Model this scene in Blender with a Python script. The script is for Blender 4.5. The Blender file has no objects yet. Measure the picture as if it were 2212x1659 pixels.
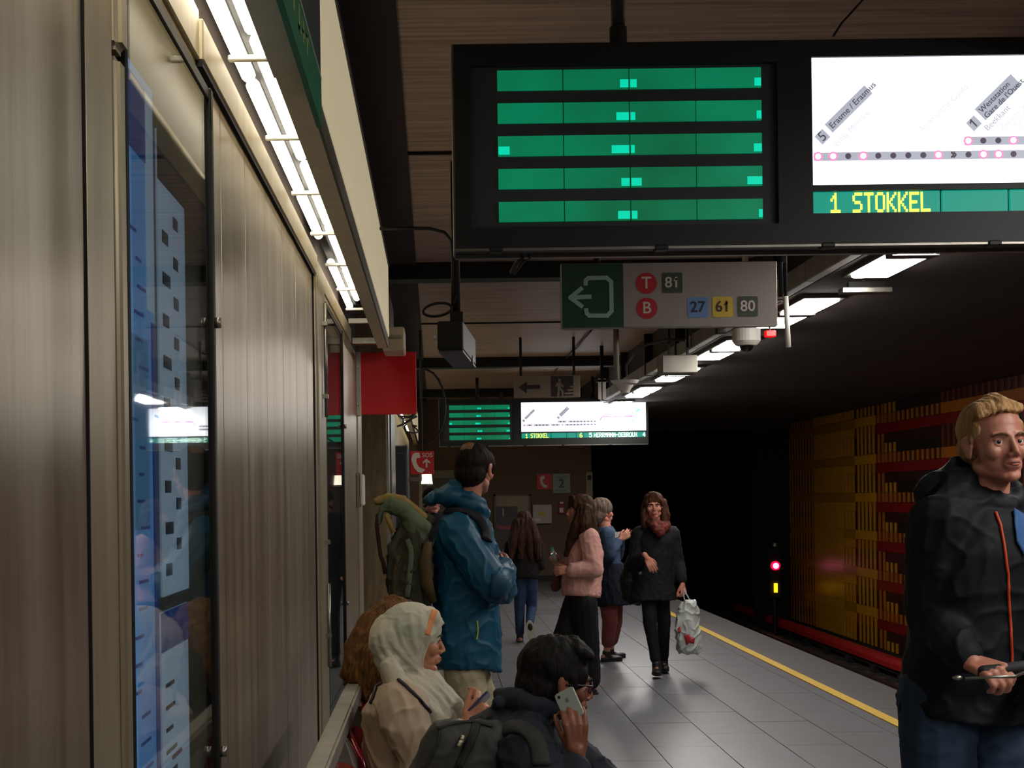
import bpy, bmesh, math, random
from math import sin, cos, pi, radians, sqrt
from mathutils import Vector, Matrix, noise
from mathutils.bvhtree import BVHTree
random.seed(7)
scene = bpy.context.scene
C = scene.collection

# ------------------------------------------------------------------ camera, world, exposure
FPX, CX, CY, ROLL, EYE = 3000.0, 939.0, 1078.0, 0.013, 1.55
cam_d = bpy.data.cameras.new('camera'); cam = bpy.data.objects.new('camera', cam_d); C.objects.link(cam)
cam_d.sensor_width = 36; cam_d.sensor_fit = 'HORIZONTAL'; cam_d.lens = FPX / 2212 * 36
cam_d.shift_x = (1106 - CX) / 2212; cam_d.shift_y = (CY - 829.5) / 2212
cam_d.clip_end = 200; cam_d.clip_start = 0.05
cam.matrix_world = Matrix.Translation((0, 0, EYE)) @ Matrix.Rotation(pi / 2, 4, 'X') @ Matrix.Rotation(-ROLL, 4, 'Z')
scene.camera = cam
world = bpy.data.worlds.new('world'); scene.world = world; world.use_nodes = True
world.node_tree.nodes['Background'].inputs[0].default_value = (0.9, 0.75, 0.6, 1)
world.node_tree.nodes['Background'].inputs[1].default_value = 0.012
scene.view_settings.view_transform = 'Standard'; scene.view_settings.look = 'None'
scene.view_settings.gamma = 1; scene.view_settings.use_curve_mapping = False
scene.view_settings.exposure = 0.75
TUBE_E, LAMP_E, SCREEN_E, GREEN_E = 6.5, 27.0, .85, .34

# ------------------------------------------------------------------ helpers
def lin(h):
    h = h.lstrip('#'); r = [int(h[i:i + 2], 16) / 255 for i in (0, 2, 4)]
    return tuple(c / 12.92 if c <= .04045 else ((c + .055) / 1.055) ** 2.4 for c in r) + (1,)
def Wp(px, py, Y):
    """world point seen at photo pixel (px, py) at distance Y"""
    dx, dy = px - CX, py - CY
    return Vector(((dx - ROLL * dy) * Y / FPX, Y, EYE - (dy + ROLL * dx) * Y / FPX))
def mat(name, col, rough=.6, metal=0, var=0.0, scale=8, stretch=(1, 1, 1), bump=0.0, bscale=None, col2=None, spec=.5, emit=None, estr=0, alpha=1, trans=0, coat=0):
    m = bpy.data.materials.new(name); m.use_nodes = True
    nt = m.node_tree; b = nt.nodes['Principled BSDF']
    c = lin(col) if isinstance(col, str) else col
    b.inputs['Base Color'].default_value = c
    b.inputs['Roughness'].default_value = rough; b.inputs['Metallic'].default_value = metal
    b.inputs['Specular IOR Level'].default_value = spec
    b.inputs['Transmission Weight'].default_value = trans; b.inputs['Coat Weight'].default_value = coat
    if emit:
        b.inputs['Emission Color'].default_value = lin(emit) if isinstance(emit, str) else emit
        b.inputs['Emission Strength'].default_value = estr
    if var > 0 or bump > 0 or col2:
        tc = nt.nodes.new('ShaderNodeTexCoord'); mp = nt.nodes.new('ShaderNodeMapping')
        mp.inputs['Scale'].default_value = stretch
        nt.links.new(tc.outputs['Object'], mp.inputs[0])
        n = nt.nodes.new('ShaderNodeTexNoise'); n.inputs['Scale'].default_value = scale; n.inputs['Detail'].default_value = 6
        nt.links.new(mp.outputs[0], n.inputs['Vector'])
        if var > 0 or col2:
            r = nt.nodes.new('ShaderNodeValToRGB')
            r.color_ramp.elements[0].position = .3; r.color_ramp.elements[1].position = .7
            c2 = (lin(col2) if isinstance(col2, str) else col2) if col2 else tuple(x * (1 - var) for x in c[:3]) + (1,)
            r.color_ramp.elements[0].color = c2; r.color_ramp.elements[1].color = c
            nt.links.new(n.outputs['Fac'], r.inputs[0]); nt.links.new(r.outputs[0], b.inputs['Base Color'])
        if bump > 0:
            n2 = n
            if bscale:
                n2 = nt.nodes.new('ShaderNodeTexNoise'); n2.inputs['Scale'].default_value = bscale; n2.inputs['Detail'].default_value = 4
                nt.links.new(mp.outputs[0], n2.inputs['Vector'])
            bp = nt.nodes.new('ShaderNodeBump'); bp.inputs['Strength'].default_value = bump; bp.inputs['Distance'].default_value = .01
            nt.links.new(n2.outputs['Fac'], bp.inputs['Height']); nt.links.new(bp.outputs[0], b.inputs['Normal'])
    return m

class MB:
    """collects closed shapes for ONE mesh object"""
    def __init__(s): s.v = []; s.f = []
    def add(s, v, f):
        o = len(s.v); s.v += [tuple(p) for p in v]; s.f += [tuple(i + o for i in q) for q in f]; return s
    def box(s, a, b, M=None):
        x0, y0, z0 = a; x1, y1, z1 = b
        v = [Vector(p) for p in ((x0,y0,z0),(x1,y0,z0),(x1,y1,z0),(x0,y1,z0),(x0,y0,z1),(x1,y0,z1),(x1,y1,z1),(x0,y1,z1))]
        if M: v = [M @ p for p in v]
        return s.add(v, [(0,3,2,1),(4,5,6,7),(0,1,5,4),(1,2,6,5),(2,3,7,6),(3,0,4,7)])
    def cyl(s, p1, p2, r1, r2=None, n=16):
        r2 = r1 if r2 is None else r2; p1, p2 = Vector(p1), Vector(p2); q = (p2 - p1).to_track_quat('Z', 'Y')
        v = [p + q @ Vector((r * cos(2*pi*i/n), r * sin(2*pi*i/n), 0)) for p, r in ((p1, r1), (p2, r2)) for i in range(n)]
        f = [(i, (i+1) % n, n + (i+1) % n, n + i) for i in range(n)] + [tuple(range(n-1, -1, -1)), tuple(range(n, 2*n))]
        return s.add(v, f)
    def ell(s, c, r, R=None, n=16):
        c = Vector(c); r = (r, r, r) if isinstance(r, (int, float)) else r; m = n // 2; v = [(0, 0, r[2])]
        for i in range(1, m):
            a = pi * i / m
            for j in range(n):
                b = 2*pi*j/n; v.append((r[0]*sin(a)*cos(b), r[1]*sin(a)*sin(b), r[2]*cos(a)))
        v.append((0, 0, -r[2])); L = len(v) - 1
        v = [c + (R @ Vector(p) if R else Vector(p)) for p in v]
        f = [(0, 1 + j, 1 + (j+1) % n) for j in range(n)]
        for i in range(m - 2):
            for j in range(n):
                a = 1 + i*n + j; b = 1 + i*n + (j+1) % n; f.append((a, a + n, b + n, b))
        o = 1 + (m-2)*n; f += [(L, o + (j+1) % n, o + j) for j in range(n)]
        return s.add(v, f)
    def cap(s, p1, p2, r1, r2=None, n=12):
        r2 = r1 if r2 is None else r2; p1, p2 = Vector(p1), Vector(p2); d = p2 - p1; q = d.to_track_quat('Z', 'Y'); L = d.length
        v = []; k = 4
        for i in range(1, k + 1):
            a = pi/2 * i / k; v += [p1 + q @ Vector((r1*sin(a)*cos(2*pi*j/n), r1*sin(a)*sin(2*pi*j/n), -r1*cos(a))) for j in range(n)]
        for i in range(0, k):
            a = pi/2 * i / k; v += [p1 + q @ Vector((r2*cos(a)*cos(2*pi*j/n), r2*cos(a)*sin(2*pi*j/n), L + r2*sin(a))) for j in range(n)]
        R = len(v) // n; f = []
        for i in range(R - 1):
            for j in range(n):
                a = i*n + j; b = i*n + (j+1) % n; f.append((a, b, b + n, a + n))
        v.append(p1 + q @ Vector((0, 0, -r1))); v.append(p1 + q @ Vector((0, 0, L + r2)))
        f += [(len(v)-2, (j+1) % n, j) for j in range(n)]; o = (R-1)*n
        f += [(len(v)-1, o + j, o + (j+1) % n) for j in range(n)]
        return s.add(v, f)
    def chain(s, pts, n=12):
        for (a, ra), (b, rb) in zip(pts, pts[1:]): s.cap(a, b, ra, rb, n)
        return s
    def tube(s, pts, r, n=8, closed=False):
        P = [Vector(p) for p in pts]; K = len(P); v = []; up = None
        for i, p in enumerate(P):
            d = (P[(i+1) % K] - P[i-1]) if closed else (P[min(i+1, K-1)] - P[max(i-1, 0)])
            d.normalize()
            if up is None: up = d.orthogonal().normalized()
            up = (up - d * up.dot(d)); up = up.normalized() if up.length > 1e-6 else d.orthogonal().normalized()
            w = d.cross(up); rr = r[i] if isinstance(r, (list, tuple)) else r
            v += [p + rr * (cos(2*pi*j/n) * up + sin(2*pi*j/n) * w) for j in range(n)]
        f = []
        for i in range(K if closed else K - 1):
            for j in range(n):
                a = i*n + j; b = i*n + (j+1) % n; c = ((i+1) % K)*n + (j+1) % n; d = ((i+1) % K)*n + j; f.append((a, b, c, d))
        if not closed: f += [tuple(range(n-1, -1, -1)), tuple(range((K-1)*n, K*n))]
        return s.add(v, f)
    def loft(s, rings, n=28, pw=2.2):
        """rings: (centre, lateral vec, depth vec, rx, ry)"""
        v = []
        for c, a, b, rx, ry in rings:
            for j in range(n):
                t = 2*pi*j/n; cc, ss = cos(t), sin(t)
                v.append(Vector(c) + a * rx * math.copysign(abs(cc) ** (2/pw), cc) + b * ry * math.copysign(abs(ss) ** (2/pw), ss))
        K = len(rings); f = [(i*n + j, i*n + (j+1) % n, (i+1)*n + (j+1) % n, (i+1)*n + j) for i in range(K-1) for j in range(n)]
        f += [tuple(range(n-1, -1, -1)), tuple(range((K-1)*n, K*n))]
        return s.add(v, f)
    def prism(s, poly, axis, a, b):
        """extrude a 2-D polygon along axis ('X','Y','Z') from a to b"""
        def P(u, w, t): return {'X': (t, u, w), 'Y': (u, t, w), 'Z': (u, w, t)}[axis]
        n = len(poly); v = [P(u, w, a) for u, w in poly] + [P(u, w, b) for u, w in poly]
        return s.add(v, [(i, (i+1) % n, n + (i+1) % n, n + i) for i in range(n)] + [tuple(range(n-1, -1, -1)), tuple(range(n, 2*n))])
    def mesh(s, name):
        me = bpy.data.meshes.new(name); me.from_pydata(s.v, [], s.f); me.validate(); me.update()
        bm = bmesh.new(); bm.from_mesh(me); bmesh.ops.recalc_face_normals(bm, faces=bm.faces[:]); bm.to_mesh(me); bm.free()
        return me
    def build(s, name, m, parent=None, bevel=0, smooth=False, seg=1):
        me = s.mesh(name)
        if bevel:
            bm = bmesh.new(); bm.from_mesh(me)
            bmesh.ops.bevel(bm, geom=[e for e in bm.edges if len(e.link_faces) == 2 and e.calc_face_angle(0) > .5], offset=bevel, segments=seg, affect='EDGES', clamp_overlap=True)
            bm.to_mesh(me); bm.free()
        return link(name, me, m, parent, smooth)
def link(name, me, m, parent=None, smooth=False):
    if m: me.materials.clear(); me.materials.append(m)
    if smooth: me.polygons.foreach_set('use_smooth', [True] * len(me.polygons)); me.update()
    o = bpy.data.objects.new(name, me); C.objects.link(o)
    if parent is not None:
        o.parent = parent; o.matrix_parent_inverse = Matrix.Translation(parent.location).inverted() if parent.type == 'EMPTY' else Matrix()
    return o
# every mesh is written in world coordinates; empties sit at the base of their thing
def thing(name, label, cat, loc, group=None):
    o = bpy.data.objects.new(name, None); C.objects.link(o); o.location = loc; o.empty_display_size = .1
    return tag(o, label, cat, group)
def tag(o, label, cat, group=None, kind=None):
    o['label'] = label; o['category'] = cat
    if group: o['group'] = group
    if kind: o['kind'] = kind
    return o
def struct(o): o['kind'] = 'structure'; return o
def copy_tree(o, off, parent=None):
    c = o.copy(); C.objects.link(c)
    if parent is not None:
        c.parent = parent; p = parent
        c.matrix_parent_inverse = o.matrix_parent_inverse.copy()
    else: c.location = Vector(o.location) + Vector(off)
    for ch in [x for x in ALLCH(o)]: copy_tree(ch, off, c)
    return c
def ALLCH(o): return list(o.children)
def text(name, s, size, loc, m, parent=None, face='-Y', rot=0, ext=.0015, align='CENTER', bold=0):
    cu = bpy.data.curves.new(name, 'FONT'); cu.body = s; cu.size = size; cu.extrude = ext; cu.align_x = align; cu.align_y = 'CENTER'; cu.offset = bold; cu.resolution_u = 3
    o = bpy.data.objects.new(name, cu); C.objects.link(o)
    M = {'-Y': Matrix.Rotation(pi/2, 4, 'X'), '+X': Matrix.Rotation(pi/2, 4, 'Z') @ Matrix.Rotation(pi/2, 4, 'X')}[face]
    bpy.context.view_layer.update()
    me = bpy.data.meshes.new_from_object(o.evaluated_get(bpy.context.evaluated_depsgraph_get()))
    bpy.data.objects.remove(o); me.transform(Matrix.Translation(Vector(loc)) @ M @ Matrix.Rotation(rot, 4, 'Z'))
    return link(name, me, m, parent)
def remesh(mb, vox, sm=2):
    me = mb.mesh('tmp'); o = bpy.data.objects.new('tmp', me); C.objects.link(o)
    r = o.modifiers.new('r', 'REMESH'); r.mode = 'VOXEL'; r.voxel_size = vox; r.adaptivity = 0
    if sm: s_ = o.modifiers.new('s', 'SMOOTH'); s_.factor = .6; s_.iterations = sm
    bpy.context.view_layer.update()
    out = bpy.data.meshes.new_from_object(o.evaluated_get(bpy.context.evaluated_depsgraph_get()))
    bpy.data.objects.remove(o); bpy.data.meshes.remove(me)
    return out
def displace(me, fn):
    import numpy as np
    n = len(me.vertices); co = np.empty(n*3); no = np.empty(n*3)
    me.vertices.foreach_get('co', co); me.vertex_normals.foreach_get('vector', no)
    co = co.reshape(-1, 3); no = no.reshape(-1, 3)
    for i in range(n):
        d = fn(co[i], no[i])
        if d: co[i] += no[i] * d
    me.vertices.foreach_set('co', co.ravel()); me.update()
def folds(amp, fr, st=(1, 1, 1), seed=0):
    def fn(c, n):
        p = Vector((c[0]*st[0]*fr + seed, c[1]*st[1]*fr, c[2]*st[2]*fr))
        w = noise.noise(p * .5) * .35
        a = 1 - abs(noise.noise(p + Vector((w*3, w, w*2)))) * 2.2; b = 1 - abs(noise.noise(Vector((p.x*1.3 + p.z*1.1 + 9, p.y*1.3, p.z*1.9 - p.x*.9)))) * 2.4
        a = a*a*a if a > 0 else 0; b = b*b*b if b > 0 else 0
        return amp * (noise.noise(p * .8) * .9 + .55 * a + .6 * b - .35)
    return fn
def blob(name, mb, m, parent, vox=.006, sm=3, disp=None):
    me = remesh(mb, vox, sm)
    if disp: displace(me, disp)
    return link(name, me, m, parent, True)
def sculpt(me, M, bumps):
    """bumps: (centre, sigma xyz, push vector) in head space; M head->world"""
    import numpy as np
    n = len(me.vertices); co = np.empty(n*3); me.vertices.foreach_get('co', co); co = co.reshape(-1, 3)
    Mi = np.array(M.inverted()); Mm = np.array(M)
    L = co @ Mi[:3, :3].T + Mi[:3, 3]; D = np.zeros_like(L)
    for c, sg, p in bumps:
        w = np.exp(-.5 * (((L - np.array(c)) / np.array(sg)) ** 2).sum(1))
        D += w[:, None] * np.array(p)
    co = (L + D) @ Mm[:3, :3].T + Mm[:3, 3]
    me.vertices.foreach_set('co', co.ravel()); me.update()
def join_meshes(mes, name):
    v = []; f = []
    for me in mes:
        o = len(v); v += [tuple(x.co) for x in me.vertices]; f += [tuple(i + o for i in p.vertices) for p in me.polygons]; bpy.data.meshes.remove(me)
    me = bpy.data.meshes.new(name); me.from_pydata(v, [], f); me.update(); return me
def hit(o, px, py, off=.004):
    """point on object's surface seen at a photo pixel, lifted a little towards the viewer's side normal"""
    if 'bvh' not in HC or HC.get('o') != o.name:
        HC['o'] = o.name; me = o.data; HC['bvh'] = BVHTree.FromPolygons([x.co.copy() for x in me.vertices], [tuple(p.vertices) for p in me.polygons])
    O = Vector((0, 0, EYE)); d = (Wp(px, py, 3) - O).normalized()
    h = HC['bvh'].ray_cast(O, d)
    if h[0] is None: return None
    n = h[1] if h[1].dot(d) < 0 else -h[1]
    return h[0] + n * off
HC = {}
def ribbon(name, o, pix, w, th, m, parent, off=.004, sub=5, lift=None):
    pts = []
    for (a, b) in zip(pix, pix[1:]):
        for k in range(sub): pts.append((a[0] + (b[0]-a[0])*k/sub, a[1] + (b[1]-a[1])*k/sub))
    pts.append(pix[-1]); P = []; N = []
    for x, y in pts:
        h = hit(o, x, y, 0)
        if h is None: continue
        n = (hit(o, x, y, .01) - h).normalized(); P.append(h + n * off); N.append(n)
    if len(P) < 3: return None
    for _ in range(6): P = [P[0]] + [(P[i-1] + P[i]*2 + P[i+1]) / 4 for i in range(1, len(P)-1)] + [P[-1]]
    for _ in range(6): N = [N[0]] + [(N[i-1] + N[i] + N[i+1]).normalized() for i in range(1, len(N)-1)] + [N[-1]]
    v = []; n_ = 10
    for i, p in enumerate(P):
        d = (P[min(i+1, len(P)-1)] - P[max(i-1, 0)]).normalized(); s = d.cross(N[i]).normalized()
        v += [p + s*(w*cos(2*pi*j/n_)) + N[i]*(th*sin(2*pi*j/n_)) for j in range(n_)]
    f = [(i*n_ + j, i*n_ + (j+1) % n_, (i+1)*n_ + (j+1) % n_, (i+1)*n_ + j) for i in range(len(P)-1) for j in range(n_)] + [tuple(range(n_-1, -1, -1)), tuple(range((len(P)-1)*n_, len(P)*n_))]
    return MB().add(v, f).build(name, m, parent, smooth=True)
def strip(name, o, pix, r, m, parent, n=6, off=.003, sub=6):
    pts = []
    for (a, b) in zip(pix, pix[1:]):
        for k in range(sub): pts.append((a[0] + (b[0]-a[0])*k/sub, a[1] + (b[1]-a[1])*k/sub))
    pts.append(pix[-1]); P = [h for h in (hit(o, x, y, off) for x, y in pts) if h is not None]
    if len(P) < 2: return None
    return MB().tube(P, r, n).build(name, m, parent, smooth=True)
# ------------------------------------------------------------------ materials
def streaky(name, c1, c2, rough, metal, aniso=0.7):
    """brushed sheet metal with vertical wipe marks"""
    m = bpy.data.materials.new(name); m.use_nodes = True; nt = m.node_tree; b = nt.nodes['Principled BSDF']
    tc = nt.nodes.new('ShaderNodeTexCoord'); mp = nt.nodes.new('ShaderNodeMapping'); mp.inputs['Scale'].default_value = (1, 3.4, .17)
    n = nt.nodes.new('ShaderNodeTexNoise'); n.inputs['Scale'].default_value = 2.4; n.inputs['Detail'].default_value = 8; n.inputs['Roughness'].default_value = .72
    r = nt.nodes.new('ShaderNodeValToRGB'); r.color_ramp.elements[0].position = .36; r.color_ramp.elements[1].position = .66
    r.color_ramp.elements[0].color = lin(c2); r.color_ramp.elements[1].color = lin(c1)
    nt.links.new(tc.outputs['Object'], mp.inputs[0]); nt.links.new(mp.outputs[0], n.inputs['Vector']); nt.links.new(n.outputs['Fac'], r.inputs[0])
    nt.links.new(r.outputs[0], b.inputs['Base Color'])
    rr = nt.nodes.new('ShaderNodeMapRange'); rr.inputs['To Min'].default_value = rough * .8; rr.inputs['To Max'].default_value = rough * 1.25
    nt.links.new(n.outputs['Fac'], rr.inputs['Value']); nt.links.new(rr.outputs[0], b.inputs['Roughness'])
    b.inputs['Metallic'].default_value = metal; b.inputs['Anisotropic'].default_value = aniso
    tg = nt.nodes.new('ShaderNodeTangent'); tg.direction_type = 'RADIAL'; tg.axis = 'Z'; nt.links.new(tg.outputs[0], b.inputs['Tangent'])
    mp2 = nt.nodes.new('ShaderNodeMapping'); mp2.inputs['Scale'].default_value = (1, 1, .04); nt.links.new(tc.outputs['Object'], mp2.inputs[0])
    n2 = nt.nodes.new('ShaderNodeTexNoise'); n2.inputs['Scale'].default_value = 17; n2.inputs['Detail'].default_value = 3; nt.links.new(mp2.outputs[0], n2.inputs['Vector'])
    bp = nt.nodes.new('ShaderNodeBump'); bp.inputs['Strength'].default_value = .008; bp.inputs['Distance'].default_value = .01
    nt.links.new(n2.outputs['Fac'], bp.inputs['Height']); nt.links.new(bp.outputs[0], b.inputs['Normal'])
    return m
M_wall = streaky('brushed_panel', '#bfb4a2', '#94866f', .34, .7)
M_post = streaky('worn_steel', '#b5ab94', '#9c907a', .42, .6)
M_steel = mat('steel', '#9a968c', .35, .9, .25, 20)
M_dark = mat('dark_metal', '#191816', .55, .3, .3, 12)
M_gap = mat('shadow_gap', '#0e0c0a', .9)
M_black = mat('black_housing', '#141514', .5, .1, .2, 9)
M_recess = mat('display_recess', '#34343a', .6)
M_cream = mat('cream_enamel', '#e8d9b8', .45, 0, .12, 6, (1, 6, .6))
M_fascia_glow = mat('glowing_fascia', '#d8c7a4', .45, 0, .1, 6, (1, 6, .6), emit='#c6b898', estr=.36)  # cream fascia panels, given a faint glow of their own to brighten them
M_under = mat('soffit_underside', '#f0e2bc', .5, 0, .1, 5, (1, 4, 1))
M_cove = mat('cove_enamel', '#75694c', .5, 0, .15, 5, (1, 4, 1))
M_lip = mat('grey_lip', '#6f6a60', .45, .3, .1)
M_tube = mat('tube_glow', '#ffffff', .4, emit='#fff6df', estr=TUBE_E)
M_lamp = mat('lamp_diffuser', '#ffffff', .4, emit='#fdf8f2', estr=LAMP_E)
M_floor = mat('floor_tile', '#6c6c70', .34, 0, .14, 3.5, (1, 1, 1), .08, 60, spec=.55)
M_floor2 = mat('floor_tile_worn', '#656366', .38, 0, .14, 4, (1, 1, 1), .08, 60, spec=.5)
M_joint = mat('floor_joint', '#414143', .7)
M_edge = mat('edge_slab', '#565150', .5, 0, .2, 8, bump=.1, bscale=80)
M_yellow = mat('yellow_paint', '#c7a13a', .55, 0, .15, 14)
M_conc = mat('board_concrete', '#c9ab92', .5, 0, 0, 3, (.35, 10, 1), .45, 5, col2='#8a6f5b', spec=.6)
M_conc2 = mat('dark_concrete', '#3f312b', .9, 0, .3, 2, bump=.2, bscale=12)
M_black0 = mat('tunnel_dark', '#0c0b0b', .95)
M_ballast = mat('ballast', '#2a2521', .95, 0, .6, 40, bump=.8, bscale=60)
M_stone = mat('stone_pillar', '#7c6a4c', .6, 0, .45, 9, (3, 3, .6), .15, 30)
M_brown = mat('brown_wall', '#674e36', .6, 0, .12, 4)
M_glass = bpy.data.materials.new('glass'); M_glass.use_nodes = True
def thin_glass(m):
    nt = m.node_tree; out = nt.nodes['Material Output']; nt.nodes.remove(nt.nodes['Principled BSDF'])
    t = nt.nodes.new('ShaderNodeBsdfTransparent'); g = nt.nodes.new('ShaderNodeBsdfGlossy'); x = nt.nodes.new('ShaderNodeMixShader'); f = nt.nodes.new('ShaderNodeFresnel')
    
    ge = nt.nodes.new('ShaderNodeNewGeometry'); mr = nt.nodes.new('ShaderNodeMapRange'); mr.inputs['To Min'].default_value = 1.45; mr.inputs['To Max'].default_value = 1 / 1.45
    nt.links.new(ge.outputs['Backfacing'], mr.inputs['Value']); nt.links.new(mr.outputs[0], f.inputs['IOR'])
    g.inputs['Roughness'].default_value = .02; t.inputs[0].default_value = (.93, .95, .96, 1)
    nt.links.new(f.outputs[0], x.inputs[0]); nt.links.new(t.outputs[0], x.inputs[1]); nt.links.new(g.outputs[0], x.inputs[2]); nt.links.new(x.outputs[0], out.inputs['Surface'])
thin_glass(M_glass)
M_white = mat('white_paint', '#d9d6cd', .45, 0, .08)
M_red = mat('red_enamel', '#f0141e', .5, 0, .05)
M_redrail = mat('red_rail', '#a3161a', .5, 0, .3, 10)
M_cable = mat('cable', '#0f0e0d', .6)
M_rust = mat('rail_steel', '#4a3c33', .5, .6, .4, 20)

# ------------------------------------------------------------------ floor: slab, tiles, edge
fl = struct(MB().box((-.9, -4, -.35), (3.6, 25.9, -.02)).build('floor', M_joint))
xs = [-.6 + .4 * k - .064 for k in range(0, 10)]           # joints at 1.136 + .4 k
tilem = {}
for i in range(9):
    x0 = xs[i]; x1 = x0 + .4
    for j in range(-6, 29):
        y0 = .94 + .9 * j + (.45 if i % 2 else 0); y1 = min(y0 + .9, 25.9)
        if y1 < -3 or y0 > 25.7: continue
        if y0 > 25: y1 = 25.9
        if y0 < .8: continue
        h = random.uniform(-.0008, .0008)
        o = MB().box((x0 + .003, y0 + .0018, -.02), (x1 - .003, y1 - .0018, h)).build('tile', M_floor2 if (i > 6 or random.random() < .15) else M_floor, fl)
t0 = MB()
for i in range(9):
    for j in range(-5, 1):
        y0 = .94 + .9 * j + (.45 if i % 2 else 0) - .0
        if y0 >= .8 or y0 < -4: continue
        t0.box((xs[i] + .004, y0 + .004, -.02), (xs[i] + .396, y0 + .896, 0))
t0.build('tile_field', M_floor, fl)['kind'] = 'stuff'
MB().box((-.9, -4, -.02), (-.66, 25.9, 0)).build('tile_border', M_floor2, fl)
MB().box((xs[9] - .0, -4, -.02), (3.04, 25.9, 0)).build('tile_border', M_floor2, fl)
MB().box((3.05, -4, -.02), (3.14, 25.9, .003)).build('yellow_line', M_yellow, fl)['label'] = 'yellow safety line along the platform edge'
for k in range(30):
    MB().box((3.145, -4 + k + .003, -.02), (3.62, -3 + k - .003 if k < 29 else 25.9, .0)).build('edge_slab', M_edge, fl)
MB().box((3.55, -4, -1.1), (3.6, 60, -.35)).build('platform_face', M_conc2, fl)
tb = struct(MB().box((3.4, -4, -1.35), (7.3, 60, -1.1)).build('track_bed', M_ballast))
for x in (4.35, 5.79):
    r = MB(); r.prism([(x-.07, -1.02), (x+.07, -1.02), (x+.07, -1.0), (x+.015, -.985), (x+.015, -.92), (x+.036, -.91), (x+.036, -.88), (x-.036, -.88), (x-.036, -.91), (x-.015, -.92), (x-.015, -.985), (x-.07, -1.0)], 'Y', -4, 60)
    r.build('rail', M_rust, tb)
for k in range(60):
    MB().box((3.9, 1 + .65*k, -1.1), (6.25, 1.25 + .65*k, -1.02)).build('sleeper', M_conc2, tb)
tr = thing('conductor_rail', 'red covered conductor rail running along the foot of the orange wall', 'rail', (6.5, 10, -1.1))
MB().prism([(6.42, -.93), (6.62, -.93), (6.62, -.86), (6.58, -.8), (6.46, -.8), (6.42, -.86)], 'Y', 0, 30).build('rail_cover', M_redrail, tr, smooth=False)
MB().box((6.47, 0, -1.0), (6.57, 30, -.93)).build('rail_bar', M_rust, tr)
for k in range(24): MB().box((6.44, .5 + 1.25*k, -1.1), (6.6, .68 + 1.25*k, -1.0)).build('bracket', M_gap, tr)

# ------------------------------------------------------------------ ceilings, end wall, tunnel
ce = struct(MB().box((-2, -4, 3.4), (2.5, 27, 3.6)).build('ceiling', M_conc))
for y in (3.9, 10.95, 18.3, 23.5):
    MB().box((-2, y - .1, 3.27), (2.5, y + .12, 3.4)).build('beam', M_dark, ce)
for y in (1.2, 7.4, 14.6): MB().box((-2, y - .012, 3.385), (2.5, y + .012, 3.4)).build('joint_strip', M_gap, ce)
MB().box((-2, -4, 3.38), (-.12, 25.9, 3.399)).build('soffit_shade_strip', M_conc2, ce)  # shade beside the soffit, put in as a strip of darker colour
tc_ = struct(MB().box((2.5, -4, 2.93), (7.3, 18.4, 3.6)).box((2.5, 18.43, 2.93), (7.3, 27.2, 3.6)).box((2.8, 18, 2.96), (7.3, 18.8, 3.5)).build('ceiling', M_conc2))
ew = struct(MB().box((-3, 25.9, -.3), (2.93, 26.3, 3.6)).build('wall_end', M_brown))
MB().box((-.6, 25.86, 0), (2.93, 25.9, .1)).build('skirting', M_dark, ew)
hd = struct(MB().box((2.9, 27.0, 2.82), (7.3, 27.3, 3.6)).build('trim_1', M_conc2))
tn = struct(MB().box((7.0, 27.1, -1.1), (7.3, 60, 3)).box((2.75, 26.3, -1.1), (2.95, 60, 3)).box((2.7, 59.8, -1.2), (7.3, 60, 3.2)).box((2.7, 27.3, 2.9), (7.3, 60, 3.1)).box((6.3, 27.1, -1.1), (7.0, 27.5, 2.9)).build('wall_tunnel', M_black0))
bk = struct(MB().box((-2, -4.2, -1.3), (7.3, -4, 3.6)).build('wall_back', M_conc2))

# right wall: enamel bands and upright slats
rw = struct(MB().box((6.95, -4, -1.1), (7.3, 27.1, 3.0)).build('wall_right', M_gap))
pal = {k: mat('enamel_' + k, c, .33, 0, .18, 5, (1, 1, 1), spec=.5) for k, c in dict(yellow='#b07c18', ochre='#936414', orange='#a05a16', rust='#6a2a0e', red='#761414', maroon='#34100a', dark='#241a14', cocoa='#341c12').items()}
zones = [(25.4, 27.1, 1), (23.6, 25.4, 2), (22.9, 23.6, 9), (21.8, 22.9, 3), (21.35, 21.8, 4), (20.8, 21.35, 5), (19.0, 20.8, 6), (15.8, 19.0, 7), (13.4, 15.8, 8), (10, 13.4, 6), (6, 10, 3), (1, 6, 5), (-4, 1, 7)]
# rows of a period from bottom to top: D, C, B, A
ztab = {1: ['rust', 'maroon', 'rust', 'ochre'], 2: ['yellow', 'yellow', 'yellow', 'ochre'], 9: ['rust', 'rust', 'yellow', 'ochre'], 3: ['maroon', 'maroon', 'rust', 'yellow'], 4: ['maroon', 'maroon', 'red', 'rust'],
        5: ['maroon', 'cocoa', 'red', 'rust'], 6: ['dark', 'cocoa', 'red', 'cocoa'], 7: ['dark', 'dark', 'red', 'orange'], 8: ['red', 'orange', 'rust', 'orange']}
slatrule = {1: ((0, 3, 'ochre'),), 2: (), 9: ((0, 2, 'yellow'),), 3: ((0, 3, 'yellow'),), 4: ((0, 2, 'orange'), (3, 4, 'orange')), 5: ((0, 1, 'yellow'), (3, 4, 'orange')), 6: ((3, 4, 'orange'),), 7: ((0, 2, 'rust'),), 8: ()}
RH = .152; Z0 = -.87
pieces = 0; extra = MB(); sl = []
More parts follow.
